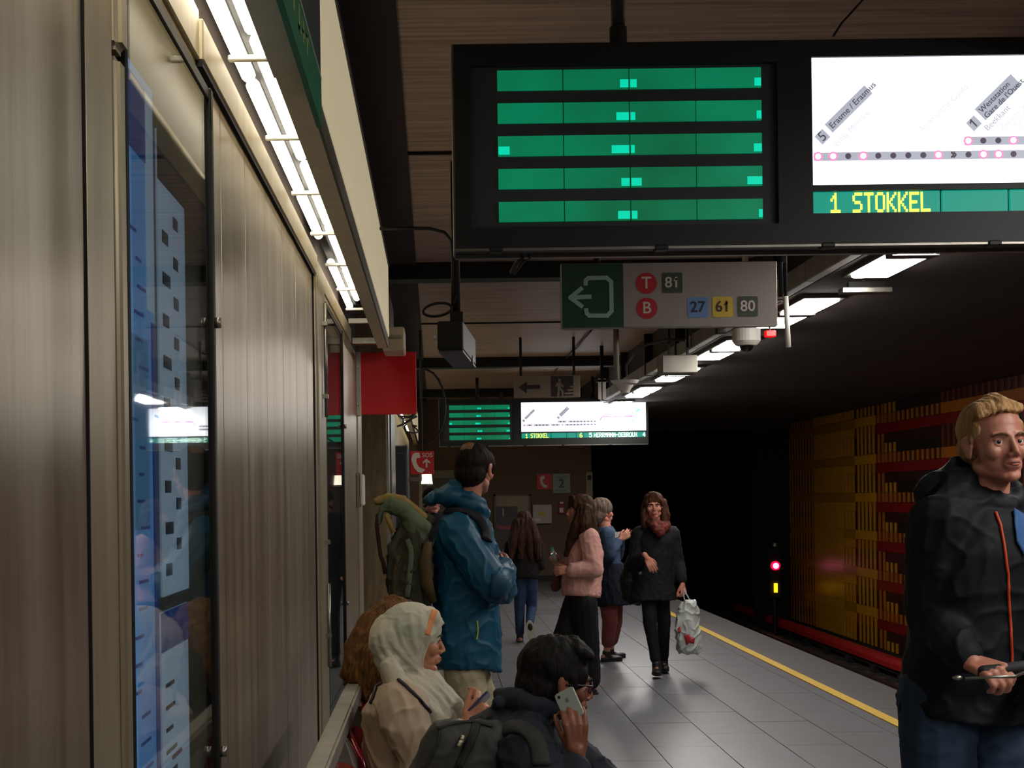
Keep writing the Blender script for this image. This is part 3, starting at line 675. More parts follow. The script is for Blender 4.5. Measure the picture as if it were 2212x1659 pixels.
for px in (1072, 1430, 1790, 2150, 2600):
    x = Wp(px, 540, DY).x; MB().box((x - .022, F - .004, ZB - .014), (x + .022, F + .05, ZB + .004)).build('clamp', M_black, dp, bevel=.004)
x = Wp(1342, 50, DY).x
MB().cyl((x, F + .08, ZT), (x, F + .08, ZT + .075), .03, n=20).build('pole_socket', M_black, dp, smooth=False)
MB().cyl((x, F + .08, ZT + .07), (x, F + .08, 3.4), .024, n=20).build('pole', M_black, dp, smooth=True)
MB().cyl((x + 1.7, F + .08, ZT), (x + 1.7, F + .08, 3.4), .024, n=20).build('pole', M_black, dp, smooth=True)
d2 = copy_tree(dp, (0.0, 20.4 - DY, -.07)); d2['label'] = 'distant black departure display above the platform end, in front of the brown wall'
d2['group'] = dp['group'] = 'hanging departure displays'
exm = MB().cyl((1.0, 20.48, 3.0), (1.0, 20.48, 3.12), .024).build('pole', M_black, d2)
cb = thing('hanging_wire', 'thin dark cable rising from the top of the nearest display', 'cable', Wp(1800, 75, DY + .1))
MB().tube([Wp(1800, 78, DY + .08), Wp(1818, 50, DY + .1), Wp(1850, 15, DY + .15), Wp(1890, -30, DY + .2)], .004, 6).build('wire', M_cable, cb)
cb = thing('cable_bundle', 'short bundle of black cables hanging below the nearest display', 'cable', Wp(1120, 560, DY + .3))
for pl__, r__ in (([Wp(1145, 552, DY+.13), Wp(1130, 562, DY+.25), Wp(1108, 590, DY+.3)], .01), ([Wp(1130, 552, DY+.13), Wp(1117, 568, DY+.22), Wp(1106, 588, DY+.3)], .01)): MB().tube(pl__, r__, 6).build('cable', M_cable, cb, smooth=True)

# ------------------------------------------------------------------ exit sign
EY = 7.7; ES = EY / FPX
def ept(px, py): return Wp(px, py, EY)
def erect(px0, py0, px1, py1):
    a = ept(px0, py0); return a.x, a.z - (py1-py0)*ES, a.x + (px1-px0)*ES, a.z
M_egreen = mat('exit_green', '#0f3d2c', .5); M_ewhite = mat('exit_white', '#948a85', .55, 0, .05); M_emark = mat('exit_mark', '#8fb0a2', .5)
M_circ = mat('badge_red', '#b01626', .5); M_sq = mat('badge_green', '#33402c', .5); M_bl = mat('badge_blue', '#5f83b8', .5); M_ye = mat('badge_yellow', '#c8aa2c', .5); M_navy = mat('badge_ink', '#15152a', .5)
M_elet = mat('badge_letter', '#c9b9b0', .5)
es = thing('exit_sign', 'hanging green and white exit sign with tram and bus line numbers', 'sign', (1.3, EY, 2.5))
x0, z0, x1, z1 = erect(1213, 575, 1345, 708); xw = x0 + (1677-1213)*ES; zw = z0; zt = z0 + 137*ES
MB().box((x0 - .004, EY + .004, z0 - .006), (xw + .004, EY + .06, zt + .004)).build('frame', M_steel, es, bevel=.003)
MB().box((x0, EY, z0), (x1, EY + .006, zt)).build('green_panel', M_egreen, es)
MB().box((x1 + .002, EY, z0), (xw, EY + .006, zt)).build('white_panel', M_ewhite, es)
def eb(px0, py0, px1, py1, w, m=M_emark, name='exit_symbol'):
    a = ept(px0, py0); b = ept(px1, py1); d = (b - a).normalized(); n = Vector((-d.z, 0, d.x)) * w * ES / 2; a = a - d*w*ES*.3; b = b + d*w*ES*.3
    return MB().prism([((a+n).x, (a+n).z), ((b+n).x, (b+n).z), ((b-n).x, (b-n).z), ((a-n).x, (a-n).z)], 'Y', EY - .002, EY).v
sy_ = MB()
for seg in (((1232, 643), (1275, 641)), ((1232, 643), (1256, 623)), ((1232, 643), (1257, 662)), ((1265, 614), (1265, 606)), ((1265, 606), (1271, 601)), ((1271, 601), (1310, 600)), ((1310, 600), (1320, 609)), ((1320, 609), (1321, 672)), ((1321, 672), (1312, 682)), ((1312, 682), (1273, 682)), ((1273, 682), (1267, 677)), ((1267, 677), (1266, 669))):
    vv = [tuple(Vector(q) - Vector((0, .00025 * (len(sy_.v) // 8), 0))) for q in eb(*seg[0], *seg[1], 9)]; sy_.add(vv, [(0,1,5,4),(1,2,6,5),(2,3,7,6),(3,0,4,7),(3,2,1,0),(4,5,6,7)])
sy_.build('exit_symbol', M_emark, es)
def ebadge(px, py, r, m, s, lm, rnd=False):
    if '1' in s: q_ = ept(px + r*.50, py); flag(q_.x, q_.z + r*ES*.52, r*ES*1.3, EY - .0025, lm, es)
    p = ept(px, py); R = r * ES
    if rnd: poly = [(p.x + R*cos(2*pi*k/24), p.z + R*sin(2*pi*k/24)) for k in range(24)]
    else:
        c = R * .15; poly = [(p.x + sx*(R - c) + c*cos(a), p.z + sz*(R - c) + c*sin(a)) for sx, sz, a0 in ((1,1,0),(-1,1,pi/2),(-1,-1,pi),(1,-1,1.5*pi)) for a in (a0, a0+pi/4, a0+pi/2)]
    MB().prism(poly, 'Y', EY - .002, EY).build('line_badge', m, es)
    text('badge_lettering', s, R * (1.55 if rnd else 1.5), (p.x, EY - .003, p.z), lm, es, bold=.0012, ext=.001)
ebadge(1396, 612, 23, M_circ, 'T', M_elet, True); ebadge(1397, 666, 23, M_circ, 'B', M_elet, True)
ebadge(1452, 611, 22, M_sq, '81', M_elet); ebadge(1507, 664, 22, M_bl, '27', M_navy); ebadge(1561, 663, 22, M_ye, '61', mat('badge_brown', '#3a1410', .5)); ebadge(1615, 662, 22, M_sq, '80', M_elet)
for px in (1290, 1690):
    x = Wp(px, 560, EY).x; MB().cyl((x, EY + .03, zt), (x, EY + .03, 3.4), .018, n=12).build('pole', M_dark, es, smooth=True)
MB().cyl((xw + .03, EY + .03, z0 + .16), (xw + .03, EY + .03, 3.4), .012).build('pole', M_dark, es, smooth=True)

# dome camera, loudspeaker, projector, grey box, evacuation sign
a = Wp(1612, 727, 9.2); dc = thing('dome_camera', 'white dome camera hanging under the exit sign', 'camera', a)
sD = 9.2 / FPX
MB().cyl(a + Vector((0, 0, 16*sD)), a - Vector((0, 0, 12*sD)), 30*sD, n=28).cyl(a - Vector((0, 0, 12*sD)), a - Vector((0, 0, 20*sD)), 29*sD, 22*sD, n=28).build('housing', M_white, dc, bevel=.004, smooth=False)
MB().ell(a - Vector((0, 0, 20*sD)), (15*sD, 15*sD, 14*sD), n=20).build('dome', mat('smoked_dome', '#15130f', .1), dc, smooth=True)
MB().cyl(a + Vector((0, 0, 15*sD)), (a.x, a.y, 3.4), .022).build('stem', M_white, dc, smooth=True)
a = Wp(1350, 824, 13.5); sD = 13.5 / FPX; lsp = thing('loudspeaker', 'white cone loudspeaker on a dark ceiling pole above the far display', 'loudspeaker', a)
MB().cyl(a + Vector((0, 0, 2*sD)), a - Vector((0, 0, 5*sD)), 31*sD, 26*sD, n=24).cyl(a - Vector((0, 0, 5*sD)), a - Vector((0, 0, 20*sD)), 20*sD, 11*sD, n=24).cyl(a - Vector((0, 0, 20*sD)), a - Vector((0, 0, 25*sD)), 11*sD, 9*sD, n=24).build('cone', M_white, lsp)
a2 = Wp(1332, 720, 13.5)
MB().cyl(a + Vector((-18*sD, 0, 0)), (a.x - 18*sD, a.y, 3.33), .028, n=14).build('pole', M_tray, lsp, smooth=True)
MB().cyl((a.x - 18*sD, a.y, 3.33), (a.x - 18*sD, a.y, 3.395), .07, n=14).build('flange', M_tray, lsp)
MB().tube([Wp(1353, 812, 13.4), Wp(1352, 790, 13.3), Wp(1368, 765, 13), Wp(1395, 745, 12.6), Wp(1440, 733, 12.2), Wp(1480, 735, 12)], .012, 6).build('cable', M_cable, lsp, smooth=True)
a = Wp(1470, 786, 12.9); sD = 12.9 / FPX; gb = thing('grey_box', 'plain grey metal box beside the strip lamps, below the exit sign', 'box', a)
MB().box((a.x - 39*sD, a.y, a.z - 19*sD), (a.x + 37*sD, a.y + .3, a.z + 19*sD)).build('body', M_tray, gb, bevel=.006)
for q in (-20, 20): MB().box((a.x + q*sD - .01, a.y + .1, a.z + 19*sD), (a.x + q*sD + .01, a.y + .14, 3.4)).build('hanger', M_dark, gb)
pj = thing('ceiling_projector', 'black and grey camera box on a ceiling pole, left below the nearest display', 'projector', Wp(980, 740, 7.5))
sD = 7.5 / FPX; a = Wp(945, 756, 7.5); Rz = Matrix.Translation(a) @ Matrix.Rotation(radians(-6), 4, 'Z')
MB().box((0, 0, .0), (56*sD, .9, 62*sD), Rz).build('body', M_black, pj, bevel=.006)
MB().box((.004, .02, -.012), (56*sD - .004, .95, 0), Rz).build('base_plate', mat('projector_grey', '#56575c', .5), pj)
MB().cyl(a + Vector((-.006, .02, .07)), a + Vector((-.02, .02, .07)), .012).build('knob', M_white, pj)
MB().ell(a + Vector((82*sD, .6, -.0)), (.008, .02, .03)).build('glint_plate', M_steel, pj)
p = Wp(986, 690, 7.62); MB().cyl(p, (p.x, p.y, 3.4), .022, n=14).build('pole', M_dark, pj, smooth=True)
MB().box((p.x - .035, p.y - .03, p.z - .01), (p.x + .035, p.y + .03, p.z + .04)).build('socket', M_black, pj)
MB().tube([Wp(820, 494, 7.6), Wp(880, 493, 7.6), Wp(930, 494, 7.6), Wp(960, 502, 7.6), Wp(975, 520, 7.6), Wp(978, 560, 7.6), Wp(978, 660, 7.6)], .009, 6).build('cable', M_cable, pj, smooth=True)
MB().tube([Wp(945 + 31*cos(t_) , 669 + 14*sin(t_) - 4*cos(t_), 7.6) for t_ in [2*pi*k/18 for k in range(18)]], .008, 6, closed=True).build('cable_loop', M_cable, pj, smooth=True)
MB().tube([Wp(972, 663, 7.6), Wp(980, 655, 7.6), Wp(984, 640, 7.6)], .008, 6).build('cable', M_cable, pj, smooth=True)
a = Wp(1045, 712, 10.2); dt = thing('smoke_detector', 'small pale rectangular detector on the ceiling right of the camera box', 'detector', a)
MB().box((a.x - .05, 10.15, 3.33), (a.x + .05, 10.3, 3.4)).build('base', M_tray, dt, bevel=.008); MB().box((a.x - .03, 10.17, 3.318), (a.x + .03, 10.27, 3.33)).build('cover', M_tray, dt)
VY = 16.0; vs = VY / FPX; a = Wp(1110, 812, VY); ev = thing('evacuation_sign', 'beige sign with a left arrow and a walking figure on stairs', 'sign', a)
M_ev = mat('sign_beige', '#77695a', .6); M_evd = mat('sign_brown', '#1b120f', .6)
zb_ = a.z - 48*vs
MB().box((a.x, VY, zb_), (a.x + 143*vs, VY + .05, a.z)).build('board', M_ev, ev, bevel=.004)
MB().box((a.x + 80*vs, VY - .003, zb_ + 2*vs), (a.x + 128*vs, VY, a.z - 2*vs)).build('dark_panel', M_evd, ev)
def poly(pts, m, name, th=.003, y=VY, w=None):
    P = [Wp(px, py, VY) for px, py in pts]
    return MB().prism([(q.x, q.z) for q in P], 'Y', y - th, y).build(name, m, ev)
poly([(1120, 837), (1138, 824), (1138, 832), (1167, 831), (1167, 840), (1138, 841), (1138, 850)], M_evd, 'arrow')
for pts in (((1206, 818), (1211, 818), (1211, 825), (1206, 825)), ((1203, 826), (1212, 826), (1212, 842), (1205, 842)), ((1199, 834), (1203, 826), (1205, 828), (1202, 836)), ((1211, 828), (1218, 834), (1217, 837), (1210, 833)), ((1205, 841), (1209, 841), (1208, 859), (1203, 859)), ((1209, 841), (1213, 839), (1218, 846), (1217, 855), (1214, 855), (1213, 847)),
            ((1211, 855), (1240, 854), (1240, 858), (1211, 859)), ((1220, 848), (1240, 847), (1240, 851), (1220, 852)), ((1226, 841), (1240, 840), (1240, 844), (1226, 845)), ((1231, 834), (1240, 834), (1240, 837), (1231, 837))):
    poly(pts, M_ev, 'figure', .006)
for px in (1125, 1240): 
    x = Wp(px, 800, VY).x; MB().box((x - .015, VY + .01, a.z), (x + .015, VY + .04, 3.4)).build('hanger', M_dark, ev)
wpt = thing('white_posts', 'pair of short white uprights on the ceiling between evacuation sign and loudspeaker', 'bracket', Wp(1298, 860, 17))
for px in (1296, 1306): 
    b = Wp(px, 862, 17); MB().box((b.x - .018, 17, b.z), (b.x + .018, 17.04, b.z + .25)).build('upright', M_white, wpt)
b = Wp(1301, 825, 17); MB().box((b.x - .07, 17.0, b.z), (b.x + .07, 17.05, b.z + .03)).build('crosspiece', M_dark, wpt)
MB().box((b.x - .02, 17.0, b.z + .03), (b.x + .02, 17.05, 3.4)).build('hanger', M_dark, wpt)
fp = thing('ceiling_conduit', 'black cable clipped diagonally across the striped ceiling below the exit sign', 'cable', Wp(1240, 760, 12.8))
Yc = lambda py: 1.84 * FPX / (1078 - py - 4)
MB().tube([Vector((Wp(px, py, Yc(py)).x, Yc(py), 3.385 - .012 * (k % 2))) for k, (px, py) in enumerate([(1280, 709), (1268, 722), (1258, 735), (1247, 748), (1236, 758), (1226, 768), (1216, 780), (1207, 790), (1198, 803)])], .012, 6).build('conduit', M_cable, fp, smooth=True)

# ------------------------------------------------------------------ SOS sign, cabinet, end wall things
SY = 15.0; ss = SY / FPX
M_sos = mat('sos_red', '#d0202a', .45); M_sosw = mat('sos_white', '#e6dccb', .5)
a = Wp(886, 975, SY); so = thing('sos_sign', 'red SOS sign with handset and upward arrow, above the cabinet on the left', 'sign', a)
def handset(P, s, y, m, par):
    """curved telephone receiver, P = centre (x, z), s = height"""
    pts = [(-.06, .50), (.16, .50), (.20, .26), (.02, .22), (.0, .06), (.06, -.10), (.14, -.22), (.30, -.28), (.44, -.10 - .24), (.26, -.5), (.08, -.46), (-.10, -.26), (-.20, -.02), (-.24, .2), (-.18, .42)]
    return MB().prism([(P[0] + u*s, P[1] + w*s) for u, w in pts], 'Y', y - .003, y).build('handset', m, par)
MB().box((a.x, SY, a.z - 50*ss), (a.x + 51*ss, SY + .03, a.z)).build('board', M_sos, so, bevel=.003)
handset((a.x + 13*ss, a.z - 25*ss), 44*ss, SY, M_sosw, so)
text('lettering', 'SOS', 13*ss, (a.x + 37*ss, SY - .003, a.z - 9*ss), M_sosw, so, bold=.001)
cx_, cz_ = a.x + 35*ss, a.z
MB().prism([(cx_ - 1.8*ss, cz_ - 35*ss), (cx_ + 1.8*ss, cz_ - 35*ss), (cx_ + 1.8*ss, cz_ - 23*ss), (cx_ + 8*ss, cz_ - 27*ss), (cx_ + 8*ss, cz_ - 23.5*ss), (cx_, cz_ - 16*ss), (cx_ - 8*ss, cz_ - 23.5*ss), (cx_ - 8*ss, cz_ - 27*ss), (cx_ - 1.8*ss, cz_ - 23*ss)], 'Y', SY - .003, SY).build('arrow', M_sosw, so)
MB().cyl((a.x + 25*ss, SY + .02, a.z), (a.x + 25*ss, SY + .02, 3.4), .012).build('pole', M_dark, so)
b = Wp(922, 1035, 14.4); sp = thing('spot_lamp', 'small white cylindrical lamp just below the SOS sign', 'lamp', b)
MB().cyl(b + Vector((0, 0, .05)), b - Vector((0, 0, .05)), .05, .06, n=18).build('shade', mat('spot_white', '#f2ead8', .4, emit='#fff2d8', estr=.9), sp)
MB().cyl(b - Vector((0, 0, .05)), b - Vector((0, 0, .065)), .063, n=18).build('rim', M_steel, sp)
MB().box((-.27, 14.38, b.z - .02), (b.x, 14.42, b.z + .02)).build('arm', M_steel, sp)
cab = thing('grey_cabinet', 'tall dark grey cabinet on the left behind the backpack', 'cabinet', (-.35, 14.1, 0))
MB().box((-.46, 14.05, 0), (-.27, 14.9, 2.10)).build('body', mat('cabinet_grey', '#3b3d40', .5), cab, bevel=.01)
MB().box((-.445, 14.035, .1), (-.285, 14.05, 2.02)).build('door', mat('cabinet_door', '#34363a', .5), cab, bevel=.004)
MB().box((-.30, 14.02, 1.0), (-.29, 14.035, 1.2)).build('handle', M_steel, cab)
WY = 25.9; ws = WY / FPX
def wbox(px0, py0, px1, py1, d, off=0): 
    p = Wp(px0, py0, WY); return (p.x, WY - d - off, p.z - (py1-py0)*ws), (p.x + (px1-px0)*ws, WY - off, p.z)
sp_ = thing('phone_sign', 'small red square sign with a white handset on the brown end wall', 'sign', Wp(1160, 1056, WY))
MB().box(*wbox(1160, 1024, 1192, 1057, .02)).build('board', M_sos, sp_)
p = Wp(1172, 1041, WY); handset((p.x, p.z), 26*ws, WY - .02, M_sosw, sp_)
s2_ = thing('platform_number_sign', 'pale rounded sign with the number 2 on the brown end wall', 'sign', Wp(1213, 1067, WY))
MB().box(*wbox(1193, 1023, 1232, 1066, .025)).build('board', mat('number_board', '#98a09a', .5), s2_, bevel=.01)
p = Wp(1212.5, 1045, WY); text('lettering', '2', 26*ws, (p.x, WY - .028, p.z), M_ink0 if 'M_ink0' in globals() else mat('number_ink', '#39403c', .5), s2_, bold=.004)
g = MB()
for q in (1203, 1209, 1215, 1221):
    for yy in (1031, 1060): p = Wp(q, yy, WY); g.box((p.x - .018, WY - .028, p.z - .012), (p.x + .018, WY - .025, p.z + .012))
g.build('small_print', mat('small_print', '#6c746e', .5), s2_)
eb_ = thing('electrical_box', 'square white metal box with a yellow sticker on the brown end wall', 'box', Wp(1170, 1132, WY))
MB().box(*wbox(1150, 1090, 1191, 1131, .10)).build('body', mat('box_white', '#b9b4a8', .45), eb_, bevel=.008)
MB().box(*wbox(1163, 1106, 1177, 1114, .004, .1)).build('sticker', mat('sticker', '#c8b020', .5), eb_)
MB().box(*wbox(1152, 1120, 1166, 1127, .004, .1)).build('label_plate', M_white, eb_)
fa = thing('fire_alarm', 'red fire alarm call point with a white plate on the brown end wall', 'alarm', Wp(1213, 1110, WY))
MB().box(*wbox(1206, 1083, 1220, 1110, .05)).build('body', mat('alarm_red', '#8c1418', .5), fa, bevel=.005)
MB().box(*wbox(1208, 1097, 1216, 1107, .006, .05)).build('plate', M_white, fa); MB().box(*wbox(1209, 1084, 1216, 1088, .006, .05)).build('plate', M_white, fa)
ps = thing('corner_post', 'cream post with a small dark box at the right corner of the end wall', 'post', Wp(1272, 1180, WY))
MB().box(*wbox(1265, 1020, 1279, 1255, .06)).build('post', mat('post_cream', '#9b8f74', .5), ps); MB().box(*wbox(1268, 1027, 1276, 1037, .02, .06)).build('dark_box', M_dark, ps)
dr = struct(MB().box(*wbox(1070, 1071, 1142, 1258, .04)).build('door_1', mat('door_cream', '#9c9076', .5, 0, .1)))
MB().box(*wbox(1066, 1068, 1145, 1072, .06)).box(*wbox(1141, 1068, 1145, 1258, .06)).box(*wbox(1066, 1068, 1070, 1258, .06)).build('door_frame', mat('door_frame', '#655b48', .5), dr)
MB().box(*wbox(1075, 1170, 1079, 1180, .05, .04)).build('door_handle', M_steel, dr)
ln_ = struct(MB().box(*wbox(905, 1017, 1010, 1034, .05)).box(*wbox(905, 1034, 912, 1258, .05)).build('trim_3', mat('lintel_cream', '#948a72', .5)))
struct(MB().box(*wbox(912, 1034, 1010, 1258, .02)).build('door_2', mat('door2', '#6f6856', .5, 0, .1)))
pst = thing('wall_poster', 'dark poster with a red arc and a white 1, behind the blue jacket', 'poster', Wp(1098, 1210, 24.0))
p = Wp(1072, 1094, 24.0); s4 = 24.0 / FPX
MB().box((p.x, 24.0, p.z - 130*s4), (p.x + 46*s4, 24.04, p.z)).build('sheet', mat('poster_dark', '#1d1416', .5), pst)
MB().box((p.x, 24.04, 0), (p.x + 46*s4, 24.08, p.z)).build('stand', M_dark, pst)
pc = Wp(1092, 1100, 24.0); arc = [(pc.x + R*s4*cos(t_), pc.z + R*s4*sin(t_)) for R, ts in ((44, range(-150, -29, 10)), (36, range(-30, -151, -10))) for t_ in [radians(q) for q in ts]]
arc = [(min(max(u, p.x), p.x + 46*s4), w) for u, w in arc]
MB().prism(arc, 'Y', 23.995, 24.0).build('red_arc', mat('poster_red', '#6a1a24', .5), pst)
q = Wp(1087, 1108, 24.0); text('lettering', '1', 24*s4, (q.x, 23.996, q.z), mat('poster_grey', '#7a7474', .5), pst, bold=.003)
MB().prism([(Wp(x_, y_, 24).x, Wp(x_, y_, 24).z) for x_, y_ in ((1080, 1200), (1106, 1150), (1112, 1165), (1096, 1215), (1080, 1222))], 'Y', 23.994, 24.0).build('grey_shape', mat('poster_mid', '#5f5f66', .5), pst)

# tunnel signal
sg = thing('tunnel_signal', 'dark signal post with a round red light and small yellow light at the tunnel mouth', 'signal', (6.2, 26, -1.1))
a = Wp(1675, 1222, 26); b = Wp(1676, 1270, 26)
MB().box((a.x - .12, 26.03, a.z - .62), (a.x + .12, 26.2, a.z + .3)).build('housing', M_black0, sg, bevel=.02)
MB().cyl((a.x, 26.1, -1.1), (a.x, 26.1, a.z - .6), .04).build('post', M_dark, sg)
MB().cyl((a.x, 25.97, a.z), (a.x, 26.04, a.z), .085, n=20).build('lamp_ring', mat('signal_halo', '#ff0030', .4, emit='#ff0a3a', estr=.9), sg)
MB().cyl((a.x, 25.96, a.z), (a.x, 25.99, a.z), .055, n=20).build('red_lens', mat('signal_core', '#ff60a0', .4, emit='#ff70b0', estr=3), sg)
MB().box((b.x - .03, 25.99, b.z - .085), (b.x + .03, 26.04, b.z + .085)).build('yellow_lens', mat('signal_yellow', '#ffb000', .4, emit='#ffb010', estr=2), sg)
MB().cyl((a.x, 26.02, a.z + .36), (a.x, 26.02, a.z + .42), .05).build('cap', M_steel, sg)

# ------------------------------------------------------------------ bench: metal back beam and red shell seats
M_seat = mat('red_shell', '#7d0d1a', .12, 0, coat=.6); M_beam = mat('worn_beam', '#8f897d', .5, .4, .3, 14)
bn = thing('platform_bench', 'row of glossy red shell seats with a grey metal back beam along the left wall', 'bench', (-.2, 4.4, 0))
be = MB().box((-.345, 2.6, .80), (-.285, 5.24, .862)); be.cyl((-.315, 5.24, .80), (-.315, 5.24, .862), .03, n=16)
be.build('back_beam', M_beam, bn, bevel=.008, seg=2)
MB().box((-.2, 2.7, .36), (-.12, 5.4, .42)).build('seat_beam', M_beam, bn, bevel=.01)
for y in (2.9, 4.32, 5.15):
    MB().prism([(-.345, .80), (-.285, .80), (-.16, .42), (-.16, 0), (-.22, 0), (-.24, .42)], 'Y', y, y + .05).build('support', M_beam, bn, bevel=.004)
def shell(y):
    me = MB(); prof = [(-.3, .79), (-.31, .80), (-.285, .80), (-.25, .70), (-.22, .58), (-.17, .49), (-.05, .455), (.10, .46), (.17, .475), (.20, .46), (.185, .44), (.1, .435), (-.06, .43), (-.19, .465), (-.25, .56), (-.285, .68)]
    N = 9; v = []
    for k in range(N):
        t_ = k / (N-1) * 2 - 1; w = .225 * t_; dn = .04 * t_ * t_
        for (x, z) in prof: v.append((x + .05 * t_*t_ * (1 if z > .5 else 0), y + w * (1 if z < .75 else .9), z + (dn if z < .5 else -dn * 1.5)))
    n = len(prof); f = [(k*n + i, k*n + (i+1) % n, (k+1)*n + (i+1) % n, (k+1)*n + i) for k in range(N-1) for i in range(n)] + [tuple(range(n-1, -1, -1)), tuple(range((N-1)*n, N*n))]
    return me.add(v, f).build('seat', M_seat, bn, bevel=0, smooth=True)
for y in (3.3, 3.95, 4.6, 5.25): shell(y)
# ================================================================== PEOPLE
def hairmat(name, c1, c2, rough=.45):
    return mat(name, c1, rough + .2, 0, 0, 30, (3, 3, .4), .5, 70, col2=c2, spec=.15)
def cloth(name, c, rough=.85, var=.18, bump=.06, bs=300): return mat(name, c, rough, 0, var, 12, (1, 1, 1), bump, bs, spec=.25)
M_skin = mat('skin_fair', '#c98f78', .5, 0, .12, 14, col2='#b5705c'); M_skin2 = mat('skin_tan', '#b9805f', .5, 0, .1, 14, col2='#a0664c'); M_skin3 = mat('skin_brown', '#8a5238', .48, 0, .1, 14, col2='#6f3f2a')
M_eyew = mat('eye_white', '#cfc6bd', .25); M_iris = mat('iris', '#2b2620', .15); M_lips = mat('lips', '#a25c50', .5); M_brow = mat('eyebrow', '#5f4630', .8); M_browd = mat('eyebrow_dark', '#17100d', .8)
UP = Vector((0, 0, 1))
def headM(c, F, pitch=0, roll=0, s=1.0):
    F = Vector(F).normalized(); R = F.cross(UP).normalized(); U = R.cross(F)
    M = Matrix((R, F, U)).transposed().to_4x4(); M.translation = Vector(c)
    return M @ Matrix.Rotation(pitch, 4, 'X') @ Matrix.Rotation(roll, 4, 'Y') @ Matrix.Scale(s, 4)
def H(mb, M):
    """head-space proxy: shapes are written in head space and moved by M"""
    class P: pass
    p = P(); s = M.to_scale()[0]; R3 = M.to_3x3().normalized()
    p.ell = lambda c, r, rot=None, n=20: mb.ell(M @ Vector(c), tuple(q*s for q in r) if not isinstance(r, (int, float)) else r*s, R3 @ rot if rot else R3, n)
    p.cap = lambda a, b, r1, r2=None: mb.cap(M @ Vector(a), M @ Vector(b), r1*s, None if r2 is None else r2*s)
    return p
def head_mesh(M, neck, vox, fem=False, neck_r=.055):
    mb = MB(); h = H(mb, M); k = .93 if fem else 1
    h.ell((0, -.014, .035), (.077, .097, .084), n=28); h.ell((0, .030, .0), (.064, .060, .088), n=28)
    h.ell((0, .030, -.058), (.053*k, .052, .046), n=24); h.ell((0, .068, -.094), (.021*k, .020, .017))
    for s in (-1, 1):
        h.ell((s*.038, .058, -.022), (.026, .024, .026)); h.cap((s*.05*k, .0, -.065), (s*.016, .066, -.092), .020, .014)
        h.ell((s*.0115, .093, -.036), (.0080, .0095, .0068)); h.ell((s*.079, -.006, -.006), (.008, .018, .031))
        h.cap((s*.012, .086, .020), (s*.045, .072, .022), .008, .006)
        h.ell((s*.083, -.012, .004), (.006, .015, .022)); h.ell((s*.080, .002, -.028), (.007, .010, .012)); h.ell((s*.082, .0, .012), (.006, .014, .016))
    h.cap((0, .083, .020), (0, .103, -.026), .0075, .0090); h.ell((0, .104, -.030), (.0095, .0095, .0085))
    h.ell((0, .080, -.060), (.026, .014, .020))
    mb.cap(M @ Vector((0, -.022, -.05)), Vector(neck), neck_r, neck_r * 1.1, 20)
    me = remesh(mb, vox, 3 if vox < .005 else 2)
    B = [((s*.031, .092, .002), (.014, .02, .011), (0, -.0115, 0)) for s in (-1, 1)] + [((0, .095, -.0595), (.018, .01, .0022), (0, -.005, 0)), ((0, .1, -.050), (.022, .02, .004), (0, .003, 0)), ((0, .1, -.070), (.018, .02, .005), (0, .0035, 0)), ((0, .095, -.080), (.02, .02, .005), (0, -.004, 0))]
    B += [((s*.079, .004, -.002), (.02, .007, .014), (-s*.005, 0, 0)) for s in (-1, 1)] + [((s*.027, .09, -.05), (.006, .02, .014), (0, -.003, 0)) for s in (-1, 1)]
    if vox < .006: sculpt(me, M, B)
    return me
def face_bits(M, par, brow=M_brow, lips=M_lips, open_=False, skin=M_skin, iris=M_iris):
    for s in (-1, 1):
        mb = MB(); h = H(mb, M); h.ell((s*.031, .0675, .001), (.0125, .0125, .0125), n=20); e = mb.build('eye', M_eyew, par, smooth=True)
        mb = MB(); h = H(mb, M); h.ell((s*.031 + .002, .0768, .001), (.0062, .0040, .0062), n=16); mb.build('iris', iris, e, smooth=True)
        mb = MB(); h = H(mb, M); h.ell((s*.031, .0668, .0078), (.0155, .0134, .0095), n=20); mb.build('eyelid', skin, par, smooth=True)
        mb = MB(); h = H(mb, M); h.ell((s*.031, .0664, -.0072), (.0155, .0126, .0088), n=20); mb.build('eyelid', skin, par, smooth=True)
        mb = MB(); q = [M @ Vector((s*x, y, z)) for x, y, z in ((.012, .0925, .017), (.020, .0925, .0215), (.031, .088, .0235), (.041, .080, .0215), (.049, .0715, .016))]
        mb.tube(q, [.003*M.to_scale()[0], .0036, .0034, .003, .0015], 8); mb.build('eyebrow', brow, par, smooth=True)
    up = MB(); h = H(up, M)
    for s in (-1, 1): h.cap((0, .0965, -.0560), (s*.010, .0940, -.0560), .0030, .0028); h.cap((s*.010, .0940, -.0560), (s*.021, .0855, -.0595), .0028, .0012)
    h.ell((0, .0950, -.0635), (.012, .0048, .0042)); 
    for s in (-1, 1): h.cap((s*.007, .0945, -.0632), (s*.0205, .0855, -.0605), .0034, .0012)
    me = remesh(up, .0012, 2); link('lips', me, lips, par, True)
    if open_:
        mb = MB(); h = H(mb, M); h.ell((0, .0968, -.0593), (.012, .0026, .0011)); mb.build('mouth_line', M_cable, par, smooth=True)
